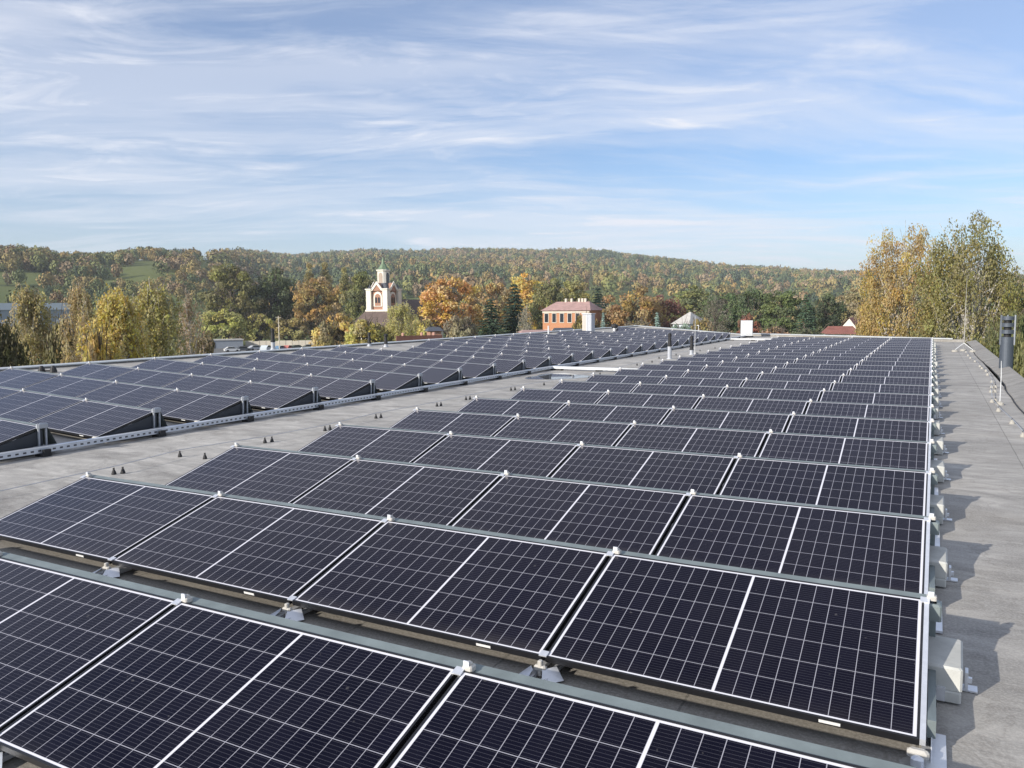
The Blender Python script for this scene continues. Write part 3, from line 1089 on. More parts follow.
# ------------------------------------------------------------------ small roof vents, poles and boxes
def vent(u, vb, z, vt, label, vmid):
    P = un(u, vb, z)
    D = math.hypot(P[0] - CAM[0], P[1] - CAM[1])
    s = D / FPX
    h = (vb - vt) * s
    hm = (vb - vmid) * s
    r = 0.075
    z0 = rz_(P[0])
    h += P[2] - z0; hm += P[2] - z0
    o = empty('roof_vent', (P[0], P[1], z0), 0, label, 'roof vent', 'pipe vents on the roof')
    mb = MB(); mb.tube([(0, 0, 0), (0, 0, 0.03), (0, 0, 0.031), (0, 0, hm)], [r * 1.5, r * 1.4, r, r], 14); mb.build('pipe', M['ventgrey'], o)
    mb = MB()
    mb.tube([(0, 0, hm), (0, 0, hm + 0.03), (0, 0, hm + 0.05), (0, 0, h * 0.72 + hm * 0.28), (0, 0, h * 0.7 + hm * 0.3 + 0.03), (0, 0, h - 0.04), (0, 0, h)], [r * 1.2, r * 1.2, r * 1.0, r * 0.72, r * 0.9, r * 0.9, r * 0.5], 14)
    mb.build('cowl', M['rubber'], o)
    return o


vent(669.5, 359, 0, 333.5, 'black capped grey pipe vent on the walkway left of a thin pole', 346.5)
vent(691.5, 354.5, 0, 336, 'shorter black capped pipe vent at the walkway between two lightning poles', 350)
vent(273.3, 353, 0.40, 329.5, 'black capped pipe vent beyond the left array in front of parked cars', 342.5)
vent(369.5, 349.5, 0.34, 332.5, 'left of two black capped pipe vents behind the left array', 343.5)
vent(386, 349.5, 0.34, 334, 'right of two black capped pipe vents behind the left array', 344)

for (u, vb, vt, lab) in ((655.5 + 40, 356, 321, 'thin white lightning pole standing on the walkway beyond the two vents'),):
    pass
P = un(694.8, 354, 0)
pl = empty('lightning_rod', (P[0], P[1], 0), 0, 'tall thin white lightning rod standing on the walkway beside a capped vent', 'lightning rod')
D = math.hypot(P[0] - CAM[0], P[1] - CAM[1]); hh = (354 - 317) * D / FPX
mb = MB(); mb.tube([(0, 0, 0.06), (0, 0, hh * 0.6), (0, 0, hh)], [0.012, 0.010, 0.006], 7); mb.build('rod', M['white_metal'], pl)
mb = MB(); mb.tube([(0, 0, 0), (0, 0, 0.05), (0, 0, 0.07)], [0.16, 0.15, 0.06], 12); mb.build('base', M['ballgrey'], pl)

P = un(548.5, 335.5, 0.42)
pl = empty('white_post', (P[0], P[1], rz_(P[0])), 0, 'short white post standing at the far left edge of the left array', 'post')
mb = MB(); mb.tube([(0, 0, 0.02), (0, 0, 0.55)], 0.05, 8); mb.build('pipe', M['white_metal'], pl)
mb = MB(); mb.tube([(0, 0, 0), (0, 0, 0.03)], 0.10, 10); mb.build('base', M['ventgrey'], pl)
# T-shaped white pole at the far edge
P = un(698.5, 331.5, 0.3)
pl = empty('pole_with_arm', (P[0], P[1], rz_(P[0])), 0, 'thin white pole with a short side arm beyond the far end of the left array', 'pole')
mb = MB(); mb.tube([(0, 0, 0), (0, 0, 0.55)], 0.02, 6); mb.build('pole', M['white_metal'], pl)
mb = MB(); mb.box(-0.12, 0.03, -0.02, 0.02, 0.53, 0.57); mb.build('arm', M['white_metal'], pl)

# white equipment cabinet
P = un(746.5, 337.3, 0.0)
cb = empty('equipment_cabinet', (P[0], P[1], 0), math.radians(20), 'white equipment cabinet standing at the far end of the walkway', 'cabinet')
s = pxw(746, math.hypot(P[0] - CAM[0], P[1] - CAM[1]))
wd, hh = 11.5 * s / 2, 17.5 * s
mb = MB(); mb.cbox(-wd, wd, -0.18, 0.18, 0.10, hh, 0.015); mb.build('body', M['white_metal'], cb)
mb = MB(); mb.cbox(-wd + 0.02, wd - 0.02, -0.20, -0.182, 0.22, hh - 0.05, 0.01); mb.build('door', M['white_metal'], cb)
mb = MB(); mb.box(-wd - 0.04, wd + 0.04, -0.2, 0.2, 0.0, 0.1); mb.build('plinth', M['rubber'], cb)
# big sheet-metal ventilation housing on the far left of the roof
P = un(588.5, 333.5, 0.45)
vb = empty('vent_housing', (P[0], P[1], rz_(P[0])), math.radians(-12), 'tall sheet metal ventilation housing beyond the left array before the brick house', 'vent housing')
s = math.hypot(P[0] - CAM[0], P[1] - CAM[1]) / FPX
mb = MB(); mb.cbox(-5.6 * s, 5.6 * s, -0.2, 0.2, 0, 20.5 * s, 0.03); mb.build('casing', M['ventgrey'], vb)
mb = MB(); mb.box(-0.4 * s, 0.7 * s, -0.225, -0.202, 0.05, 20 * s); mb.build('corner_strip', M['white_metal'], vb)
mb = MB()
for q in range(3):
    mb.box((-5.0 + q * 1.5) * s, (-4.1 + q * 1.5) * s, -0.215, -0.202, 0.1, 19 * s)
mb.build('louvre', M['stone'], vb)
mb = MB(); mb.box(-5.9 * s, 5.9 * s, -0.23, 0.23, 20.5 * s + 0.002, 20.5 * s + 0.05); mb.build('lid', M['white_metal'], vb)
# round exhaust cowl
P = un(614.5, 331.5, 0.45)
ex = empty('exhaust_cowl', (P[0], P[1], rz_(P[0])), 0, 'round dark exhaust cowl on a white neck at the far left of the roof', 'exhaust cowl')
mb = MB(); mb.tube([(0, 0, 0), (0, 0, 0.35)], 0.10, 10); mb.build('neck', M['white_metal'], ex)
mb = MB(); mb.tube([(0, 0, 0.33), (0, 0, 0.40), (0, 0, 0.52), (0, 0, 0.58)], [0.16, 0.24, 0.22, 0.08], 14); mb.build('hood', M['rubber'], ex)
for (u, v, lab) in ((47.5, 370.2, 'pair of black wire clamps at the left roof edge'),):
    P = un(u, v, 0.50)
    o = empty('wire_holder', (P[0], P[1], rz_(P[0]) + 0.0), 0.6, 'pair of black wire holders beside the left parapet', 'wire holder')
    mb = MB()
    for d in (-0.14, 0.14):
        mb.tube([(d, 0, 0), (d, 0, 0.10), (d, 0, 0.17)], [0.09, 0.07, 0.03], 10)
    mb.build('base', M['rubber'], o)
    mb = MB(); mb.box(-0.22, 0.22, -0.03, 0.03, 0.02, 0.06); mb.build('bar', M['rubber'], o)

# ------------------------------------------------------------------ background buildings
def place(u, D, v=None):
    P = at(u, 320, D)
    return P[0], P[1], gz1(P[0], P[1])


def zat(u, v, D):
    return float(at(u, v, D)[2])


def face_cam(x, y):
    return math.atan2(-(x - CAM[0]), y - CAM[1])          # rotation that turns local -Y towards the camera


def arch_poly(w_, h0, h1, n=8):
    """outline in x-z of an arched opening, width w_, from h0 to springing h1"""
    pts = [(-w_ / 2, h0), (w_ / 2, h0), (w_ / 2, h1)]
    for k in range(1, n):
        a = math.pi * k / n
        pts.append((w_ / 2 * math.cos(a), h1 + w_ / 2 * math.sin(a) * 1.1))
    pts.append((-w_ / 2, h1))
    return pts


def slab_xz(mb, pts, y0, y1, mi=0, M4=None):
    n = len(pts)
    vs = [(x, y0, z) for x, z in pts] + [(x, y1, z) for x, z in pts]
    if M4 is not None:
        vs = [tuple(M4 @ Vector(p)) for p in vs]
    mb.add(vs, [tuple(range(n)), tuple(range(2 * n - 1, n - 1, -1))] + [(i, n + i, n + (i + 1) % n, (i + 1) % n) for i in range(n)], mi)


# church
DC = 200.0
cx_, cy_, cz_ = place(384.5, DC)
ch = empty('church', (cx_, cy_, cz_), face_cam(cx_, cy_) - math.radians(35), 'white and red church tower with a green spire above brown hipped roofs', 'church')
zc = lambda v: zat(384.5, v, DC) - cz_
WT = 4.9 / 2
zb, zs, zg, zl0, zl1, zsp, ztop = zc(311), zc(291), zc(283.5), zc(286), zc(271), zc(257), zc(252)
mb = MB(); mb.box(-WT, WT, -WT, WT, zb - 3, zs); mb.build('tower', M['brick'], ch)
mb = MB()
for sx in (-1, 1):
    for sy in (-1, 1):
        mb.box(sx * WT - 0.70, sx * WT + 0.70, sy * WT - 0.70, sy * WT + 0.70, zb - 2.9, zs + 0.25)
        mb.box(sx * WT - 0.88, sx * WT + 0.88, sy * WT - 0.88, sy * WT + 0.88, zs + 0.252, zs + 0.55)
mb.build('corner_pier', M['white_plaster'], ch)
for sx in (-1, 1):
    for sy in (-1, 1):
        mb = MB(); mb.tube([(sx * WT, sy * WT, zs + 0.56), (sx * WT, sy * WT, zs + 0.75), (sx * WT, sy * WT, zs + 1.0), (sx * WT, sy * WT, zs + 1.7)], [0.55, 0.50, 0.22, 0.03], 8)
        mb.build('pinnacle', M['darkmetal'], ch)
mb = MB(); mb.box(-WT - 0.9, WT + 0.9, -WT - 0.9, WT + 0.9, zb - 0.5, zb + 0.35); mb.build('plinth', M['white_plaster'], ch)
for q in range(4):
    R4 = Matrix.Rotation(q * math.pi / 2, 4, 'Z')
    zz0 = zb + 1.1
    mb = MB(); slab_xz(mb, [(x, z) for x, z in arch_poly(2.5, zz0, zz0 + 2.3)], -WT - 0.22, -WT - 0.05, 0, R4); wf = mb.build('window_surround', M['white_plaster'], ch)
    mb = MB(); slab_xz(mb, [(x, z) for x, z in arch_poly(1.7, zz0 + 0.2, zz0 + 2.2)], -WT - 0.28, -WT - 0.23, 0, R4); mb.build('recess', M['brick'], wf)
    for xx in (-0.42, 0.42):
        mb = MB(); slab_xz(mb, [(x + xx, z) for x, z in arch_poly(0.55, zz0 + 0.9, zz0 + 2.0)], -WT - 0.34, -WT - 0.29, 0, R4); mb.build('pane', M['pane'], wf)
    mb = MB(); slab_xz(mb, [(-1.7, zs + 0.0), (1.7, zs + 0.0), (0, zg + 0.1)], -WT - 0.45, -WT + 1.2, 0, R4); mb.build('gable', M['brick'], ch)
    mb = MB()
    for sgn in (-1, 1):
        slab_xz(mb, [(sgn * 2.05, zs + 0.0), (sgn * 1.35, zs + 0.0), (0, zg - 0.35), (0, zg + 0.5)], -WT - 0.62, -WT - 0.451, 0, R4)
    mb.build('gable_trim', M['white_plaster'], ch)
mb = MB()
mb.add([(-WT, -WT, zs + 0.3), (WT, -WT, zs + 0.3), (WT, WT, zs + 0.3), (-WT, WT, zs + 0.3), (-1.3, -1.3, zl0 + 0.7), (1.3, -1.3, zl0 + 0.7), (1.3, 1.3, zl0 + 0.7), (-1.3, 1.3, zl0 + 0.7)],
       [(0, 1, 5, 4), (1, 2, 6, 5), (2, 3, 7, 6), (3, 0, 4, 7), (4, 5, 6, 7)])
mb.build('tower_roof', M['darkmetal'], ch)
WL = 1.25
lp = [(-WL, -WL + .45), (-WL + .45, -WL), (WL - .45, -WL), (WL, -WL + .45), (WL, WL - .45), (WL - .45, WL), (-WL + .45, WL), (-WL, WL - .45)]
mb = MB(); mb.prism(lp, zl0 - 0.5, zl1); mb.prism([(x * 1.18, y * 1.18) for x, y in lp], zl1 + 0.002, zl1 + 0.3); mb.build('lantern', M['white_plaster'], ch)
for q in range(4):
    R4 = Matrix.Rotation(q * math.pi / 2, 4, 'Z')
    mb = MB(); slab_xz(mb, arch_poly(1.15, zl0 + 0.4, zl1 - 1.1), -WL - 0.05, -WL - 0.005, 0, R4); mb.build('lantern_window', M['pane'] if q != 0 else M['recess'], ch)
mb = MB()
prof = [(1.62, zl1 + 0.302), (1.12, zl1 + 0.8), (0.78, zl1 + 1.4), (0.50, (zl1 + zsp) / 2), (0.24, zsp - 0.6), (0.10, zsp)]
n = 8
vs = [(r * math.cos(math.pi / 8 + 2 * math.pi * k / n), r * math.sin(math.pi / 8 + 2 * math.pi * k / n), z) for r, z in prof for k in range(n)]
fs = [(i * n + k, i * n + (k + 1) % n, (i + 1) * n + (k + 1) % n, (i + 1) * n + k) for i in range(len(prof) - 1) for k in range(n)] + [tuple(range(n - 1, -1, -1))]
mb.add(vs, fs); sp_ = mb.build('spire', M['copper'], ch)
mb = MB(); mb.tube([(0, 0, zsp - 0.3), (0, 0, zsp + 0.9), (0, 0, ztop)], [0.12, 0.07, 0.04], 6); mb.tube([(0, 0, zsp + 0.7), (0, 0, zsp + 0.95), (0, 0, zsp + 1.2)], [0.05, 0.25, 0.05], 8); mb.build('finial', M['darkmetal'], sp_)
# hipped roof round the foot of the tower, walls below it, nave behind
mb = MB()
zr0, zr1 = zc(325), zb - 0.1
a0, a1 = 6.0, 3.4
mb.add([(-a0, -a0, zr0), (a0, -a0, zr0), (a0, a0, zr0), (-a0, a0, zr0), (-a1, -a1, zr1), (a1, -a1, zr1), (a1, a1, zr1), (-a1, a1, zr1)],
       [(0, 1, 5, 4), (1, 2, 6, 5), (2, 3, 7, 6), (3, 0, 4, 7), (4, 5, 6, 7), (3, 2, 1, 0)])
mb.build('roof', M['brownroof'], ch)
mb = MB(); mb.box(-5.6, 5.6, -5.6, 5.6, 0, zr0 - 0.002); mb.build('wall', M['white_plaster'], ch)
mb = MB()
zn = zc(299)
mb.add([(-4.5, 5.9, zr0 + 1), (4.5, 5.9, zr0 + 1), (4.5, 22, zr0 + 1), (-4.5, 22, zr0 + 1), (0, 4.0, zn), (0, 22, zn)], [(0, 1, 4), (1, 2, 5, 4), (2, 3, 5), (3, 0, 4, 5)])
mb.build('roof', M['brownroof'], ch)
mb = MB(); mb.box(-4.2, 4.2, 6, 21.5, 0, zr0 + 0.99); mb.build('wall', M['white_plaster'], ch)


def house(name, u0, u1, D, v_eave, v_ridge, depth, wallm, roofm, label, cat, yaw=0.0, hip=0.25, wins=0, storeys=1, chim=(), winm='pane', base_v=None, trim=None):
    uc = (u0 + u1) / 2
    x, y, z = place(uc, D)
    W_ = (u1 - u0) * pxw(uc, D) / max(0.5, math.cos(yaw)) / 2
    o = empty(name, (x, y, z), face_cam(x, y) + yaw, label, cat)
    ze, zr = zat(uc, v_eave, D) - z, zat(uc, v_ridge, D) - z
    mb = MB(); mb.box(-W_, W_, 0, depth, 0, ze); mb.build('wall', wallm, o)
    mb = MB()
    ov = 0.4
    hx = W_ * hip if hip > 0 else -ov
    mb.add([(-W_ - ov, -ov, ze + .002), (W_ + ov, -ov, ze + .002), (W_ + ov, depth + ov, ze + .002), (-W_ - ov, depth + ov, ze + .002), (-W_ + hx, depth / 2, zr), (W_ - hx, depth / 2, zr)],
           [(0, 1, 5, 4), (1, 2, 5), (2, 3, 4, 5), (3, 0, 4), (3, 2, 1, 0)])
    if hip < 0:          # gable towards the viewer: the ridge runs away from the camera
        mb = MB()
        mb.add([(-W_ - ov, -ov, ze - .2), (W_ + ov, -ov, ze - .2), (W_ + ov, depth, ze - .2), (-W_ - ov, depth, ze - .2), (0, -ov, zr), (0, depth, zr)], [(1, 2, 5, 4), (3, 0, 4, 5)])
        mg = MB()
        mg.add([(-W_, -0.01, ze), (W_, -0.01, ze), (0, -0.01, zr - 0.1), (-W_, 0.1, ze), (W_, 0.1, ze), (0, 0.1, zr - 0.1)], [(0, 1, 2), (5, 4, 3), (1, 4, 5, 2), (3, 0, 2, 5)])
        mg.build('gable', wallm, o)
    rf = mb.build('roof', roofm, o)
    for cx0 in chim:
        mb = MB(); xx = cx0 * W_
        mb.cbox(xx - 0.24, xx + 0.24, depth / 2 - 0.3, depth / 2 + 0.3, zr - 0.5, zr + 0.7, 0.05); mb.build('chimney', M['stone'], rf)
    if wins:
        sh = ze / storeys
        for sN in range(storeys):
            for kx in range(wins):
                xx = -W_ + (kx + 0.5) * 2 * W_ / wins
                zc0 = sN * sh + sh * 0.30
                mb = MB(); mb.box(xx - 0.54, xx + 0.54, -0.06, 0.01, zc0 - 0.15, zc0 + sh * 0.52 + 0.15); fr = mb.build('window', M['stone'], o)
                mb = MB(); mb.box(xx - 0.42, xx + 0.42, -0.075, -0.063, zc0, zc0 + sh * 0.52); mb.build('pane', M['pane'], fr)
    if trim:
        mb = MB()
        mb.box(-W_ - 0.05, W_ + 0.05, -0.1, 0.02, ze - 0.55, ze - 0.15)
        mb.box(-W_ - 0.05, W_ + 0.05, -0.08, 0.02, ze * 0.48, ze * 0.48 + 0.25)
        mb.build('cornice', trim, o)
    return o


house('brick_house', 542.5, 589, 175, 310.5, 301.5, 9.5, M['orangebrick'], M['pinkroof'], 'orange brick house with a pink hipped roof and a row of chimneys', 'house', math.radians(-20), 0.28, 6, 3, (-0.3, -0.05, 0.28, 0.42, 0.55), trim=M['stone'])
house('small_house', 523, 553, 120, 333, 330.3, 6, M['pinkstone'], M['pinkroof'], 'low pink walled outbuilding in front of the orange brick house', 'house', 0.1, 0.1, 3, 1)
house('grey_roof_house', 673, 689, 170, 324, 312, 8, M['bluewhite'], M['paleroof'], 'small house with a pale pyramid roof among the trees behind the left array', 'house', -0.5, 0.92, 2, 1)
house('gable_house', 829, 858, 140, 334, 326.5, 6, M['white_plaster'], M['redroof'], 'low red roofed house at the edge of the yellow birch', 'house', 0.15, 0.12, 3, 1)
house('white_house', 842, 856, 165, 327, 317.5, 7, M['white_plaster'], M['redroof'], 'white gabled house half hidden by the yellow birch', 'house', -0.3, -1, 2, 2)
house('brick_shed', 430, 441, 130, 331, 327, 3, M['brick'], M['darkmetal'], 'small brown brick shed with a dark roof beside the grey shrub', 'shed', 0.2, 0.05, 1, 1)
house('dark_roof_shed', 560, 574, 125, 334, 328, 4, M['stone'], M['darkmetal'], 'little dark roofed shed right before the orange brick house', 'shed', 0.3, 0.0)
# low brown annex roof edge with posts beyond the left parapet
x, y, z = place(421, 95)
o = empty('annex_wall', (x, y, z), face_cam(x, y) + 0.25, 'low red brown wall with short posts beyond the left parapet', 'wall')
zt_ = zat(421, 335.5, 95) - z
mb = MB(); mb.box(-3.0, 2.6, 0, 0.4, 0, zt_); mb.build('wall', M['darkred'], o)
for q in (-2.2, 0.1, 1.6):
    mb = MB(); mb.cbox(q - 0.11, q + 0.11, -0.05, 0.45, zt_ + 0.002, zt_ + 0.35, 0.03); mb.build('post', M['pinkstone'], o)

# car park: grey hall, concrete wall, cars
x, y, z = place(224, 262)
o = empty('storage_hall', (x, y, z), face_cam(x, y) + 0.1, 'low grey metal storage hall beside the car park', 'storage hall')
zt_ = zat(224, 340.5, 262) - z
mb = MB(); mb.box(-5.0, 5.4, 0, 6, 0, zt_); mb.build('wall', M['shed'], o)
mb = MB(); mb.box(-5.2, 5.6, -0.2, 6.2, zt_ + 0.002, zt_ + 0.3); mb.build('roof', M['paleroof'], o)
mb = MB(); mb.box(-4.0, -2.8, -0.05, -0.005, 0, 1.9); mb.build('door', M['darkmetal'], o)
A_, B_ = at(246, 345, 268), at(318, 346, 262)
dx_, dy_ = B_[0] - A_[0], B_[1] - A_[1]
L_ = math.hypot(dx_, dy_)
o = empty('concrete_wall', (A_[0], A_[1], BASE), math.atan2(dy_, dx_), 'long pale concrete panel wall behind the parked cars', 'wall')
zt_ = zat(283, 340.5, 265) - BASE
npan = 11
mb = MB()
for q in range(npan):
    mb.box(q * L_ / npan + 0.02, (q + 1) * L_ / npan - 0.02, 0, 0.15, 0, zt_ - 0.15 * (q % 3 == 1))
mb.build('wall_panel', M['wallconc'], o)
mb = MB()
for q in range(npan + 1):
    mb.box(q * L_ / npan - 0.12, q * L_ / npan + 0.12, -0.08, 0.0, 0, zt_ + 0.05)
mb.build('post', M['wallconc'], o)


def make_car():
    c = empty('parked_car', (0, 0, 0))
    mb = MB()
    side = [(-2.1, 0.32), (2.1, 0.32), (2.12, 0.62), (1.95, 0.80), (1.05, 0.92), (0.45, 1.42), (-1.05, 1.45), (-1.85, 0.98), (-2.12, 0.90)]
    slab_xz(mb, side, -0.85, 0.85)
    mb.build('body', M['carpaint'], c)
    mb = MB()
    gl = [(0.98, 0.95), (0.45, 1.36), (-1.0, 1.39), (-1.70, 0.99)]
    slab_xz(mb, gl, -0.865, 0.865)
    mb.build('window', M['pane'], c)
    for sx in (-1.3, 1.3):
        for sy in (-0.8, 0.8):
            mb = MB(); mb.tube([(sx, sy - 0.1, 0.32), (sx, sy + 0.1, 0.32)], 0.32, 14); mb.build('wheel', M['tyre'], c)
    return c


car0 = make_car()
cars = [(232, 351.8, (0.80, 0.80, 0.80), 0.2, 1.0, 'white parked car at the left end of the car park by the grey hall'),
        (243.5, 351.2, (0.10, 0.11, 0.13), 0.3, 1.0, 'dark grey parked car right of the white car by the grey hall'),
        (255.5, 350.4, (0.45, 0.47, 0.50), 0.5, 1.0, 'silver parked car in front of the left end of the concrete wall'),
        (266.5, 351.0, (0.62, 0.68, 0.72), 1.2, 1.15, 'pale blue parked car left of the black capped roof vent'),
        (281, 350.6, (0.12, 0.22, 0.34), 0.9, 1.0, 'blue parked car right of the black capped roof vent'),
        (288.5, 350.2, (0.55, 0.16, 0.12), 1.1, 1.0, 'red parked car before the middle of the concrete wall'),
        (298, 349.8, (0.13, 0.15, 0.12), 0.3, 1.0, 'dark green parked car before the right part of the concrete wall'),
        (310, 349.2, (0.30, 0.31, 0.28), 0.2, 1.0, 'grey parked car at the right end of the car park')]
for n_, (u, v, c, rz, sc, lab) in enumerate(cars):
    o = car0 if n_ == 0 else copy_tree(car0)
    P = un(u, v, BASE + 0.03)
    o.location = (P[0], P[1], BASE + 0.035)
    o.rotation_euler = (0, 0, face_cam(P[0], P[1]) + rz)
    o.scale = (sc, sc, sc)
    for k in o.children:
        if k.name.startswith('body'):
            k.color = c + (1,)
    tag(o, lab, 'car', 'cars in the car park')

# thin wooden pole at the end of the car park
x, y, z = place(278.5, 205)
o = empty('utility_pole', (x, y, z), face_cam(x, y), 'thin wooden utility pole rising above the concrete wall', 'utility pole')
zt_ = zat(278.5, 316, 205) - z
mb = MB(); mb.tube([(0, 0, 0), (0, 0, zt_)], [0.14, 0.09], 8); mb.build('pole', M['stone'], o)
mb = MB(); mb.box(-0.7, 0.7, -0.05, 0.05, zt_ - 0.4, zt_ - 0.3); mb.build('crossarm', M['stone'], o)

# long pale factory at the far left
x, y, z = place(40, 330)
o = empty('factory_building', (x, y, z), face_cam(x, y) + 0.12, 'long pale blue flat roofed factory behind the left birches', 'factory')
zt_ = zat(40, 303, 330) - z - 2.4
mb = MB(); mb.box(-46, 14, 0, 25, 0, zt_); mb.build('wall', M['blue'], o)
mb = MB(); mb.box(-46.3, 14.3, -0.4, 25.3, zt_ + 0.002, zt_ + 2.4); mb.build('fascia', M['bluewhite'], o)
for q in range(9):
    mb = MB(); mb.box(-43 + q * 6, -39.5 + q * 6, -0.1, -0.01, zt_ - 5.5, zt_ - 3.6); mb.build('window', M['bluewhite'], o)

# ------------------------------------------------------------------ trees
def rhombi(c, size, rng, elong=0.6, axis=None, jit=1.0, out=None):
    n = len(c)
    t = rng.normal(size=(n, 3))
    if axis is not None:
        t = t * jit + axis
    t /= np.linalg.norm(t, axis=1, keepdims=True)
    nr = rng.normal(size=(n, 3))
    if out is not None:
        nr = nr * 0.55 + out
    b = np.cross(t, nr)
    b /= np.maximum(np.linalg.norm(b, axis=1, keepdims=True), 1e-6)
    s = (size * rng.uniform(0.6, 1.3, n))[:, None]
    return np.stack([c + t * s, c + b * s * elong, c - t * s, c - b * s * elong], 1)


def quads_mesh(name, Q, tint, mat):
    n = len(Q)
    me = bpy.data.meshes.new(name)
    me.vertices.add(n * 4)
    me.vertices.foreach_set('co', Q.reshape(-1).astype(np.float32))
    me.loops.add(n * 4)
    me.loops.foreach_set('vertex_index', np.arange(n * 4, dtype=np.int32))
    me.polygons.add(n)
    me.polygons.foreach_set('loop_start', np.arange(0, n * 4, 4, dtype=np.int32))
    me.polygons.foreach_set('loop_total', np.full(n, 4, dtype=np.int32))
    at_ = me.attributes.new('tint', 'FLOAT_COLOR', 'FACE')
    col = np.concatenate([tint, np.ones((n, 1))], 1).astype(np.float32)
    at_.data.foreach_set('color', col.reshape(-1))
    me.materials.append(mat)
    me.update(calc_edges=True)
    return me


def clump_tint(n, ids, rng):
    k = ids.max() + 1
    base = rng.uniform(0.15, 0.85, (k, 3))
    t = base[ids] + rng.normal(0, 0.13, (n, 3))
    return np.clip(t, 0, 1)


def limbs(rng, H, R, n, z0, z1, up, r0, shape):
    """list of limb polylines reaching the envelope"""
    out = []
    for k in range(n):
        a = 2.4 * k + rng.uniform(-0.5, 0.5)
        t = (k + rng.uniform(0, 1)) / n
        zs_ = H * (z0 + (z1 - z0) * t)
        L = R * shape(min(1, zs_ / H + up * 0.12)) * rng.uniform(0.75, 1.0)
        p = np.array([0, 0, zs_]); pts = [p.copy()]
        d = np.array([math.cos(a), math.sin(a), up])
        d /= np.linalg.norm(d)
        for q in range(4):
            dd = d + rng.normal(0, 0.16, 3) + np.array([0, 0, 0.10 * q * (1 if up < 1 else -0.25)])
            dd /= np.linalg.norm(dd)
            p = p + dd * (L / 4) * math.sqrt(1 + up * up) * 0.92
            pts.append(p.copy())
        out.append((pts, r0 * (1 - 0.75 * zs_ / H)))
    return out


def tree_birch(seed, H=17.0, R=4.2, dens=1.0, weep=1.0, leaf=0.15, n_strand=850, dome=False):
    rng = np.random.default_rng(seed)
    shape = (lambda t: max(0.2, (1 - max(0, min(1, t)) ** 5) ** 0.5) * 0.95) if dome else lambda t: max(0.12, math.sin(math.pi * min(1, max(0.0, (t - 0.02)) * 0.95) ** 0.85) ** 0.75) if t < 1 else 0.15
    tr = MB()
    tops = []
    for q in range(1 + seed % 3):
        p = np.array([0, 0, 0.0]); pts = [p.copy()]
        lean = rng.normal(0, 0.055, 2) * (1 if q else 0.5)
        for s in range(8):
            p = p + np.array([lean[0] + rng.normal(0, 0.03), lean[1] + rng.normal(0, 0.03), 1]) * H * (0.118 - 0.008 * q)
            pts.append(p.copy())
        tr.tube(pts, [0.24 * (1 - i / 8.6) + 0.018 for i in range(9)], 8)
        tops.append(pts)
    L = limbs(rng, H, R, 44 if dome else 30, 0.15, 0.78 if dome else 0.90, 1.0 if dome else 1.5, 0.12, shape)
    strands = []
    for pts, r in L:
        main = tops[rng.integers(len(tops))]
        off = np.array([np.interp(pts[0][2], [m_[2] for m_ in main], [m_[i] for m_ in main]) for i in range(2)] + [0])
        pts = [p + off for p in pts]
        tr.tube(pts, [r * (1 - 0.85 * i / 4) + 0.008 for i in range(5)], 5)
        strands.append(pts)
    cs, ids, ax = [], [], []
    nid = 0
    for k in range(int(n_strand * dens)):
        pts = strands[rng.integers(len(strands))]
        q = rng.uniform(0.25, 1.0) * 4
        i = min(3, int(q)); f = q - i
        p = pts[i] * (1 - f) + pts[i + 1] * f + rng.normal(0, 0.45, 3)
        if dome and rng.uniform() < 0.6:
            g = rng.normal(size=3); g /= np.linalg.norm(g)
            g *= rng.uniform(0.35, 1.0) ** 0.45 * (1 + 0.12 * math.sin(5 * math.atan2(g[1], g[0]) + seed))
            p = np.array([0, 0, 0.63 * H]) + g * np.array([R, R, 0.36 * H])
        ln = rng.uniform(0.6, 2.6) * weep
        m_ = int(rng.uniform(9, 20))
        tt = np.sort(rng.uniform(0, 1, m_))[:, None]
        drift = rng.normal(0, 0.25, 3) + np.array([p[0], p[1], 0]) * 0.06
        pp = p + np.concatenate([drift[:2] * 1.0, [-1.0]]) * ln * tt + rng.normal(0, 0.13, (m_, 3))
        pp = pp[pp[:, 2] > 0.8]
        cs.append(pp); ids += [nid] * len(pp); nid += 1
        if k % 4 == 0:
            e = p + np.concatenate([drift[:2], [-1.0]]) * ln
            tr.tube([p, (p + e) / 2 + np.array([0, 0, 0.1]), e], [0.016, 0.012, 0.006], 3, cap=False)
    c = np.concatenate(cs); ids = np.array(ids)
    oc = np.stack([c[:, 0], c[:, 1], np.full(len(c), 1.5)], 1); oc /= np.linalg.norm(oc, axis=1, keepdims=True)
    Q = rhombi(c, leaf, rng, 0.62, np.array([0, 0, -0.6]), 1.0, oc)
    return tr, Q, clump_tint(len(c), ids, rng), H


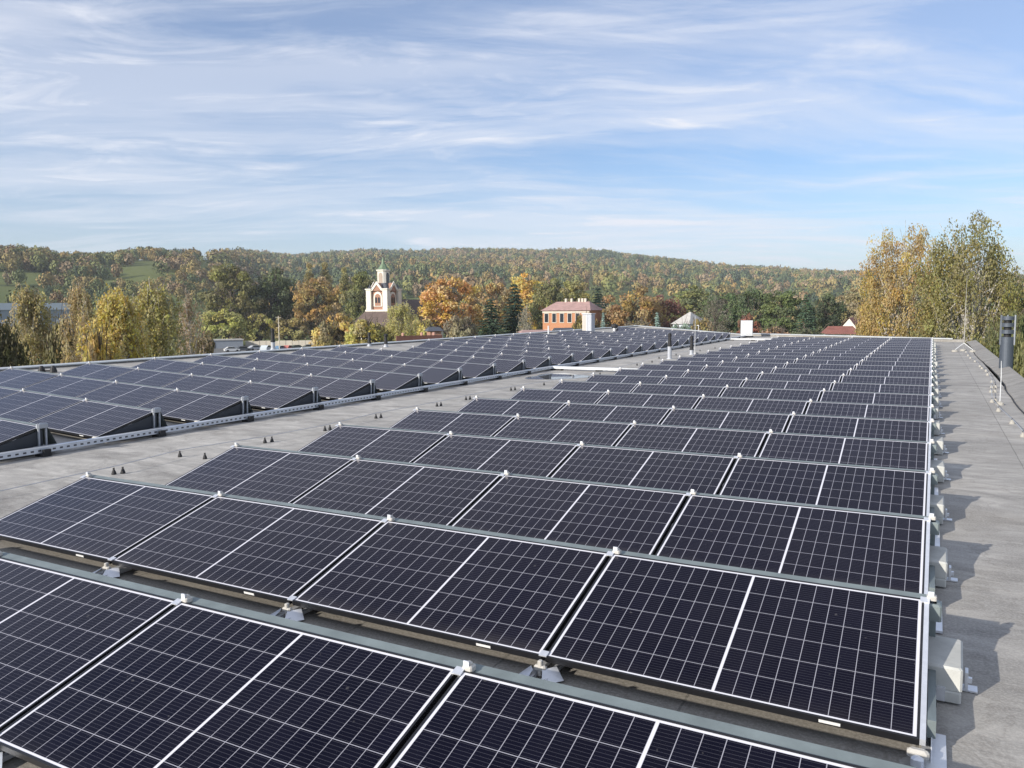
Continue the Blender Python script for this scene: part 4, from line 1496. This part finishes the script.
def tree_oak(seed, H=16.0, R=7.0, n_cl=95, leaf=0.30, per=95, low=0.18, cl_r=1.25, zs=0.75, nl=22, up=0.75, lr=1.0, pw=2.0, lrad=0.22):
    rng = np.random.default_rng(seed)
    tr = MB()
    p = np.array([0, 0, 0.0]); pts = [p.copy()]
    for s in range(6):
        p = p + np.array([rng.normal(0, 0.06), rng.normal(0, 0.06), 1]) * H * 0.13
        pts.append(p.copy())
    tr.tube(pts, [0.45 * (1 - i / 7.5) for i in range(7)], 8)
    shape = lambda t: max(0.2, math.sin(math.pi * min(1, max(0.05, t))) ** 0.6)
    tips = []
    for pts_, r in limbs(rng, H, R * lr, nl, max(low, 0.08), 0.75, up, lrad, shape):
        tr.tube(pts_, [r * (1 - 0.85 * i / 4) + 0.02 for i in range(5)], 5)
        tips.append(pts_)
        for s in range(3):
            b = pts_[2 + s % 2]
            e = b + rng.normal(0, 1, 3) * R * 0.25 + np.array([0, 0, R * 0.12])
            tr.tube([b, (b + e) / 2 + rng.normal(0, 0.15, 3), e], [0.06, 0.04, 0.015], 4, cap=False)
    cs, ids, outs = [], [], []
    ph = rng.uniform(0, 6.28, 4)
    la = 1.0 if pw < 2.5 else 0.55
    for k in range(n_cl):
        a = rng.uniform(0, 2 * math.pi)
        cz = rng.uniform(-0.85, 1.0)
        lob = 1 + la * (0.16 * math.sin(3 * a + ph[0]) + 0.12 * math.sin(2 * a + 5 * cz + ph[1]) + 0.1 * math.sin(5 * a - 3 * cz + ph[2]))
        rr = rng.uniform(0.55, 1.0) ** 0.5 * lob
        h0 = H * (low + 0.98) / 2
        hz = H * (0.98 - low) / 2 - cl_r * 0.5
        cr = max(0.0, 1 - abs(cz) ** pw) ** (1 / pw) * R * rr * 0.92
        ctr = np.array([cr * math.cos(a), cr * math.sin(a), h0 + hz * cz * min(1.05, rr)])
        m_ = int(per * rng.uniform(0.5, 1.4))
        g = rng.normal(0, 1, (m_, 3)); g /= np.linalg.norm(g, axis=1, keepdims=True)
        g *= (rng.uniform(0.35, 1.0, (m_, 1)) ** 0.5) * cl_r * rng.uniform(0.7, 1.35) * np.array([1.15, 1.15, zs])
        cs.append(ctr + g); ids += [k] * m_; outs.append(g / np.linalg.norm(g, axis=1, keepdims=True) * 0.8 + ctr / np.linalg.norm(ctr - np.array([0, 0, H * 0.3])) * 0.5)
    c = np.concatenate(cs)
    Q = rhombi(c, leaf, rng, 0.7, out=np.concatenate(outs))
    return tr, Q, clump_tint(len(c), np.array(ids), rng), H


def tree_spruce(seed, H=18.0, R=3.6, whorls=26):
    rng = np.random.default_rng(seed)
    tr = MB()
    tr.tube([(0, 0, 0), (0, 0, H * 0.5), (0, 0, H)], [0.28, 0.16, 0.02], 7)
    cs, ids, axs = [], [], []
    nid = 0
    for wv in range(whorls):
        t = wv / whorls
        z = H * (0.04 + 0.94 * t)
        rad = R * (1 - t) ** 0.85 * rng.uniform(0.85, 1.12) + 0.15
        nb = 9 if t < 0.7 else 6
        for k in range(nb):
            a = 2 * math.pi * (k + rng.uniform(0, 0.7)) / nb + wv
            L = rad * rng.uniform(0.75, 1.12)
            m_ = max(5, int(L * 13))
            s = rng.uniform(0.05, 1, m_)
            droop = -0.32 * L * s ** 1.4 + 0.12 * L * s ** 3
            x = np.cos(a) * s * L; y = np.sin(a) * s * L
            c = np.stack([x, y, z + droop], 1) + rng.normal(0, 0.13, (m_, 3)) * np.array([1.2, 1.2, 0.6])
            cs.append(c); ids += [nid] * m_; nid += 1
            axs.append(np.tile([math.cos(a), math.sin(a), -0.45], (m_, 1)))
    c = np.concatenate(cs)
    Q = rhombi(c, 0.42, rng, 0.30, np.concatenate(axs) * 1.4, 0.7)
    return tr, Q, clump_tint(len(c), np.array(ids), rng), H


PROTO = {}


def proto(kind):
    if kind in PROTO:
        return PROTO[kind]
    k, s = kind.split('/')
    s = int(s)
    bark, leafm = M['bark'], M['leaf']
    if k == 'birch':
        tr, Q, T, H = tree_birch(s); bark = M['birch']
    elif k == 'bigbirch':
        tr, Q, T, H = tree_birch(s, 18, 6.0, 1.0, 0.85, 0.095, 3800, True); bark = M['birch']
    elif k == 'barebirch':
        tr, Q, T, H = tree_birch(s, 17, 3.6, 0.34, 1.0, 0.14); bark = M['birch']
    elif k == 'weeping':
        tr, Q, T, H = tree_birch(s, 17, 4.0, 1.7, 1.5, 0.17); bark = M['birch']
    elif k == 'oak':
        tr, Q, T, H = tree_oak(s)
    elif k == 'tall':
        tr, Q, T, H = tree_oak(s, 18, 5.2, 100, 0.30, 90, 0.12, 1.2)
    elif k == 'bare':
        tr, Q, T, H = tree_oak(s, 14, 5.0, 80, 0.16, 45, 0.15, 1.4)
    elif k == 'poplar':
        tr, Q, T, H = tree_oak(s, 20, 1.9, 60, 0.26, 70, 0.06, 0.9)
    elif k == 'roundbirch':
        tr, Q, T, H = tree_oak(s, 18, 6.0, 560, 0.11, 85, 0.02, 0.80, 1.05, 40, 1.7, 0.76, 2.8, 0.30); bark = M['birch']
    elif k == 'thicket':
        tr, Q, T, H = tree_oak(s, 12, 6.0, 170, 0.15, 130, 0.03, 1.15)
    elif k == 'bush':
        tr, Q, T, H = tree_oak(s, 5.0, 2.7, 60, 0.17, 80, 0.06, 0.62)
    else:
        tr, Q, T, H = tree_spruce(s); leafm = M['needle']
    root = empty('tree', (0, 0, 0))
    tr.build('trunk', bark, root)
    cme = quads_mesh('crown', Q, T, leafm)
    link('crown', cme, root)
    ext = np.percentile(np.hypot(Q[:, :, 0], Q[:, :, 1]), 95)
    PROTO[kind] = [root, H, ext, False]
    return PROTO[kind]


rt = random.Random(11)


def tree(kind, name, u, vtop, D, wpx, col, label, group=None, cat='tree', lower=0.0):
    pr = proto(kind)
    x, y, z = place(u, D)
    h = zat(u, vtop, D) - z
    wd = wpx * pxw(u, D) / 2
    if not pr[3]:
        pr[3] = True
        o = pr[0]
    else:
        o = copy_tree(pr[0])
    o.name = name
    o.location = (x, y, z - 0.1)
    o.rotation_euler = (0, 0, rt.uniform(0, 6.28))
    sxy = wd / pr[2]
    sz = h / pr[1]
    o.scale = (sxy, sxy, sz)
    for k in o.children:
        if k.name.startswith('crown'):
            k.color = (col[0] * GAIN, col[1] * GAIN * 1.04, col[2] * GAIN, 1)
    tag(o, label, cat, group)
    return o


GAIN = 1.32
GOLD, OCHRE, RUST, OLIVE, GREEN, DARK, YEL, BROWN, GREY, RED = ((0.30, 0.185, 0.035), (0.22, 0.155, 0.05), (0.23, 0.115, 0.035), (0.115, 0.115, 0.035), (0.075, 0.095, 0.03),
    (0.028, 0.05, 0.028), (0.26, 0.22, 0.04), (0.14, 0.095, 0.045), (0.17, 0.14, 0.095), (0.115, 0.045, 0.03))
BLUEG = (0.12, 0.17, 0.15)
# right-hand birches
tree('roundbirch/3', 'birch_tree', 901, 221, 66, 84, (0.205, 0.135, 0.04), 'tall golden birch standing left of the big green birch')
tree('roundbirch/5', 'birch_tree', 967, 214, 60, 106, (0.125, 0.105, 0.033), 'big green and yellow birch with pale forked branches behind the tripod mast')
tree('oak/2', 'broadleaf_tree', 1034, 263, 70, 60, (0.055, 0.07, 0.028), 'dark green tree at the right margin behind the flue stack')
tree('thicket/1', 'shrub', 1008, 300, 48, 80, (0.085, 0.085, 0.03), 'dark green thicket right behind the flue stack', cat='shrub')
tree('thicket/1', 'shrub', 948, 300, 62, 70, (0.12, 0.105, 0.035), 'olive thicket under the big green birch', cat='shrub')
tree('oak/4', 'broadleaf_tree', 872, 288, 80, 48, (0.18, 0.115, 0.035), 'low yellow brown tree at the left foot of the golden birch')
tree('thicket/1', 'shrub', 1022, 318, 36, 60, (0.13, 0.12, 0.04), 'yellow green shrub at the right margin below the roof edge', cat='shrub')
# left group close behind the roof edge
tree('oak/5', 'broadleaf_tree', -2, 308, 62, 56, (0.05, 0.045, 0.016), 'dark brown green tree at the left margin behind the parapet')
tree('birch/6', 'birch_tree', 35, 274, 78, 54, (0.19, 0.148, 0.06), 'brownish birch before the pale factory at the far left')
tree('birch/7', 'birch_tree', 80, 271, 72, 50, (0.20, 0.145, 0.065), 'brown birch with a long white trunk left of the golden weeping birch')
tree('weeping/8', 'birch_tree', 119, 276, 66, 60, (0.26, 0.19, 0.035), 'golden weeping birch with hanging yellow foliage')
tree('birch/9', 'birch_tree', 157, 267, 74, 66, (0.19, 0.155, 0.048), 'brown green birch with a white trunk right of the golden weeping birch')
tree('barebirch/10', 'birch_tree', 191, 279, 84, 40, (0.17, 0.115, 0.07), 'sparse pinkish brown birch nearly bare beside the big oak')
tree('bush/2', 'shrub', 62, 312, 76, 50, (0.09, 0.075, 0.03), 'brown undergrowth at the foot of the birches on the left', cat='shrub')
tree('bush/1', 'shrub', 196, 325, 90, 40, (0.16, 0.12, 0.045), 'ochre undergrowth left of the grey storage hall', cat='shrub')
tree('bush/3', 'shrub', 95, 325, 64, 40, (0.24, 0.17, 0.04), 'yellow shrub at the left foot of the golden weeping birch', cat='shrub')
# middle distance from left to right
tree('bush/2', 'shrub', 224, 306, 280, 46, (0.21, 0.19, 0.05), 'light green yellow thicket under the left side of the big oak', cat='shrub')
tree('oak/11', 'oak_tree', 232, 264, 288, 66, (0.115, 0.10, 0.035), 'big brown green oak above the grey storage hall')
tree('oak/12', 'oak_tree', 272, 266, 292, 56, (0.055, 0.062, 0.026), 'dark green big tree right of the brown green oak')
tree('bush/3', 'shrub', 258, 312, 279, 36, (0.22, 0.19, 0.05), 'yellow green bush behind the left part of the concrete wall', cat='shrub')
tree('oak/5', 'oak_tree', 317, 276, 280, 54, (0.20, 0.13, 0.04), 'orange brown round oak between the dark tree and the poplars')
tree('poplar/13', 'poplar_tree', 311, 263, 290, 13, (0.17, 0.135, 0.055), 'slim brown poplar, leftmost of the three in the row', 'row of three poplars')
tree('poplar/13', 'poplar_tree', 326, 262, 292, 14, (0.17, 0.135, 0.055), 'slim brown poplar, middle one of the three in the row', 'row of three poplars')
tree('poplar/13', 'poplar_tree', 346, 267, 275, 13, (0.15, 0.13, 0.05), 'slim brown poplar, rightmost of the three and nearest the church', 'row of three poplars')
tree('tall/14', 'broadleaf_tree', 364, 267, 240, 34, (0.105, 0.10, 0.035), 'tall olive tree standing close left of the church tower')
tree('bush/1', 'shrub', 290, 316, 278, 34, (0.19, 0.15, 0.05), 'ochre bush right of the utility pole', cat='shrub')
for u, vt, wd, c, lab in ((329, 318, 24, (0.16, 0.13, 0.06), 'pale brown bush at the right end of the concrete wall'),
                          (338, 311, 46, (0.29, 0.19, 0.05), 'orange yellow bush left of the church roof'),
                          (364, 317, 44, (0.24, 0.20, 0.055), 'yellow green bush before the church roof'),
                          (388, 320, 40, (0.25, 0.20, 0.055), 'yellow bush below the dark side of the church roof'),
                          (424, 317, 34, (0.27, 0.225, 0.07), 'pale yellow bush left of the brick shed'),
                          (462, 314, 36, (0.15, 0.125, 0.075), 'grey brown shrub at the foot of the orange oak'),
                          (583, 312, 26, (0.20, 0.14, 0.04), 'ochre shrub right of the orange brick house'),
                          (600, 318, 22, (0.15, 0.10, 0.04), 'brown shrub behind the round exhaust cowl'),
                          (640, 318, 46, (0.13, 0.10, 0.06), 'grey brown thicket at the foot of the big rust tree'),
                          (700, 316, 26, (0.18, 0.13, 0.045), 'ochre shrub right of the house with the pale roof'),
                          (748, 312, 24, (0.15, 0.065, 0.04), 'red brown shrub behind the white cabinet'),
                          (775, 324, 36, (0.19, 0.11, 0.06), 'low russet shrub right of the white cabinet'),
                          (812, 326, 50, (0.06, 0.065, 0.03), 'dark low shrub beyond the far parapet')):
    tree('bush/%d' % rt.choice((1, 2, 3)), 'shrub', u, vt, 165 + rt.uniform(-12, 12), wd, c, lab, cat='shrub')
tree('birch/7', 'birch_tree', 405, 298, 160, 34, (0.23, 0.195, 0.06), 'yellow green birch in front of the church nave')
tree('oak/11', 'oak_tree', 448, 277, 200, 68, (0.29, 0.16, 0.035), 'bright orange round oak right of the church')
tree('oak/4', 'oak_tree', 489, 276, 225, 50, (0.23, 0.145, 0.05), 'brown orange oak behind the left spruce')
tree('spruce/15', 'spruce_tree', 515, 280, 150, 46, (0.018, 0.032, 0.019), 'dark spruce, taller of the two left of the orange brick house', 'pair of dark spruces')
tree('spruce/16', 'spruce_tree', 491, 295, 145, 40, (0.022, 0.036, 0.02), 'dark spruce, shorter of the two left of the orange brick house', 'pair of dark spruces')
tree('barebirch/10', 'birch_tree', 526, 300, 132, 22, (0.15, 0.13, 0.09), 'grey nearly bare birch in front of the dark spruces')
tree('tall/17', 'broadleaf_tree', 528, 272, 260, 40, (0.33, 0.215, 0.04), 'bright yellow tree behind the tall spruce')
tree('oak/2', 'broadleaf_tree', 550, 276, 235, 46, (0.125, 0.115, 0.04), 'olive brown tree behind the left part of the brick house')
tree('tall/14', 'broadleaf_tree', 572, 277, 250, 36, (0.17, 0.14, 0.05), 'ochre tree behind the chimneys of the brick house')
tree('spruce/15', 'spruce_tree', 598, 285, 200, 32, (0.017, 0.030, 0.02), 'dark pointed spruce at the right side of the brick house')
tree('oak/12', 'oak_tree', 633, 285, 180, 60, (0.175, 0.105, 0.038), 'big rust brown tree right of the brick house')
tree('oak/5', 'broadleaf_tree', 662, 294, 190, 44, RED, 'dark red copper tree right of the big rust tree')
tree('spruce/16', 'spruce_tree', 657, 309, 140, 14, BLUEG, 'small blue green conifer before the dark red tree')
tree('spruce/15', 'spruce_tree', 603, 310, 150, 12, BLUEG, 'little bluish conifer right of the ochre shrub')
tree('bush/3', 'shrub', 680, 321, 120, 34, (0.13, 0.17, 0.13), 'rounded blue green conifer before the house with the pale roof', cat='shrub')
tree('tall/17', 'broadleaf_tree', 690, 284, 250, 52, (0.125, 0.125, 0.045), 'olive tree behind the house with the pale roof')
tree('oak/4', 'broadleaf_tree', 722, 287, 230, 54, (0.065, 0.082, 0.032), 'green tree left of the grey bare tree')
tree('bare/18', 'broadleaf_tree', 716, 293, 190, 34, (0.10, 0.085, 0.065), 'grey nearly bare tree standing amid green trees beyond the cabinet')
tree('oak/11', 'broadleaf_tree', 751, 289, 215, 46, (0.06, 0.078, 0.030), 'dark green tree right behind the white cabinet')
tree('tall/14', 'broadleaf_tree', 783, 287, 190, 44, (0.075, 0.088, 0.032), 'dense green tree right of the white cabinet')
tree('spruce/16', 'spruce_tree', 806, 291, 185, 30, (0.035, 0.058, 0.03), 'green conifer in the dark clump right of the dense green tree')
tree('oak/2', 'broadleaf_tree', 826, 292, 195, 40, (0.045, 0.055, 0.026), 'dark tree at the right end of the evergreen clump')
tree('tall/17', 'broadleaf_tree', 851, 288, 260, 46, (0.165, 0.13, 0.065), 'pale brown tree behind the white gabled house')

# ------------------------------------------------------------------ distant woods (one mass each)
def in_poly(u, v, poly):
    c = np.zeros(len(u), bool)
    n = len(poly)
    for i in range(n):
        (x0, y0), (x1, y1) = poly[i], poly[(i + 1) % n]
        cond = ((y0 > v) != (y1 > v)) & (u < (x1 - x0) * (v - y0) / (y1 - y0 + 1e-9) + x0)
        c ^= cond
    return c


FIELDS = [[(-200, 270), (0, 272), (40, 274), (75, 281), (115, 285), (75, 287), (0, 284), (-200, 283)],
          [(-200, 297), (30, 296), (30, 306), (-200, 306)],
          [(95, 268), (160, 266), (166, 276), (104, 278)],
          [(128, 262.5), (180, 261), (184, 268), (130, 268)],
          [(196, 257), (228, 255), (226, 262), (200, 263)],
          [(262, 265), (282, 265), (282, 268), (262, 268)],
          [(640, 291), (760, 291), (860, 294), (860, 297), (640, 295)]]
PAL = np.array([1.75, 1.6, 1.5]) * np.array([(0.10, 0.115, 0.045), (0.075, 0.095, 0.04), (0.055, 0.078, 0.04), (0.15, 0.13, 0.055), (0.165, 0.135, 0.058), (0.19, 0.14, 0.055),
                (0.14, 0.105, 0.06), (0.16, 0.13, 0.085), (0.035, 0.055, 0.035), (0.13, 0.14, 0.05)])
PW = np.array([0.22, 0.15, 0.12, 0.17, 0.07, 0.02, 0.07, 0.09, 0.05, 0.04])


def blob(rng, nq, leaf):
    g = rng.normal(size=(nq, 3)); g /= np.linalg.norm(g, axis=1, keepdims=True)
    ph = rng.uniform(0, 6.28, 3)
    a = np.arctan2(g[:, 1], g[:, 0])
    rr = 0.80 + 0.17 * np.sin(3 * a + ph[0]) * np.cos(2 * g[:, 2] + ph[1]) + 0.14 * np.sin(5 * a + 4 * g[:, 2] + ph[2])
    rr *= rng.uniform(0.72, 1.0, nq) ** 0.5
    c = g * rr[:, None] * np.array([0.5, 0.5, 0.46]) + np.array([0, 0, 0.54])
    # leaf patches face roughly outwards so the mass shades like a crown
    nrm = g + rng.normal(0, 0.45, (nq, 3)); nrm /= np.linalg.norm(nrm, axis=1, keepdims=True)
    t = np.cross(nrm, rng.normal(size=(nq, 3))); t /= np.linalg.norm(t, axis=1, keepdims=True)
    b = np.cross(nrm, t)
    s = (leaf * rng.uniform(0.6, 1.3, nq))[:, None]
    return np.stack([c + t * s, c + b * s * 0.8, c - t * s, c - b * s * 0.8], 1)


def woods(name, n, urange, rfun, hrange, nq, leaf, seed, use_fields=True, label=None):
    rng = np.random.default_rng(seed)
    protos = [blob(rng, nq, leaf) for _ in range(6)]
    u = rng.uniform(urange[0], urange[1], n)
    r = rfun(u, rng.uniform(0, 1, n))
    dx, dy = uv_dirs(u)
    x = CAM[0] + dx * r; y = CAM[1] + dy * r
    z = gz(x, y)
    h = rng.uniform(hrange[0], hrange[1], n) * (1 + 0.25 * np.sin(x * 0.02) * np.cos(y * 0.017))
    if use_fields:
        ok = np.ones(n, bool)
        uu, vv = pjn(np.stack([x, y, z], 1))
        u2, v2 = pjn(np.stack([x, y, z + h * 0.8], 1))
        for poly in FIELDS:
            ok &= ~in_poly(uu, vv, poly) & ~in_poly(u2, v2, poly)
        u, r, x, y, z, h = (q[ok] for q in (u, r, x, y, z, h))
    n = len(u)
    # stands of similar trees: choose the palette entry with a slow spatial pattern plus chance
    pat = np.sin(x * 0.011 + 1.3) * np.cos(y * 0.009) + 0.6 * np.sin((x + y) * 0.023)
    pid = rng.choice(len(PAL), n, p=PW)
    con = (pat > 0.75) & (rng.uniform(size=n) < 0.7)
    pid[con] = rng.choice([2, 8], con.sum())
    warm = (pat < -0.6) & (rng.uniform(size=n) < 0.6)
    pid[warm] = rng.choice([3, 3, 4, 7, 6], warm.sum())
    col = PAL[pid] * rng.uniform(0.85, 1.18, (n, 1))
    wd = h * rng.uniform(0.6, 0.95, n)
    wd = np.where(pid == 8, wd * 0.6, wd)
    Qs, Ts = [], []
    for k in range(n):
        P = protos[k % 6]
        a = rng.uniform(0, 6.28); ca, sa = math.cos(a), math.sin(a)
        q = P * np.array([wd[k], wd[k], h[k]])
        q = np.stack([q[..., 0] * ca - q[..., 1] * sa + x[k], q[..., 0] * sa + q[..., 1] * ca + y[k], q[..., 2] + z[k] - 0.08 * h[k]], -1)
        Qs.append(q)
        Ts.append(np.repeat(col[k][None] , nq, 0) * rng.uniform(0.85, 1.18, (nq, 1)))
    me = quads_mesh(name, np.concatenate(Qs), np.clip(np.concatenate(Ts), 0, 1), M['forest'])
    o = link(name, me)
    tag(o, label, None, None, 'stuff')
    return o


woods('hill_forest', 7600, (215, 1180), lambda u, t: 620 + (ridge_r(u) * 1.03 - 620) * t ** 0.75, (9, 16), 90, 0.115, 5, True, 'autumn forest covering the hills on the horizon')
woods('hillside_woods', 1700, (-120, 250), lambda u, t: 520 + (ridge_r(u) * 1.04 - 520) * t ** 0.8, (7, 13), 200, 0.075, 7, True, 'patchy autumn woods on the left hillside between green fields')
woods('valley_woods', 560, (-120, 1180), lambda u, t: 290 + 260 * t, (7, 13), 320, 0.07, 6, True, 'mixed autumn woods in the valley behind the nearer trees')
woods('hilltop_woods', 200, (-120, 52), lambda u, t: 640 + 220 * t, (10, 16), 420, 0.06, 8, True, 'dark rounded wood on the left hilltop above the green field')

# ------------------------------------------------------------------ haze: even air round the whole scene
hz = bpy.data.materials.new('haze_air')
hz.use_nodes = True
hz.node_tree.nodes.clear()
ht = NT(hz.node_tree)
pv = ht.n('ShaderNodeVolumePrincipled', {'Color': (0.85, 0.92, 1.0, 1), 'Density': 0.00016})
ht.n('ShaderNodeOutputMaterial', {'Volume': pv.outputs[0]})
zmax = float(Z[Rg < 3000].max()) + 30
mb = MB(); mb.box(-12500, 12500, -12500, 12500, float(Z.min()) - 1.0, zmax)
tag(mb.build('haze', hz), None, None, None, 'stuff')
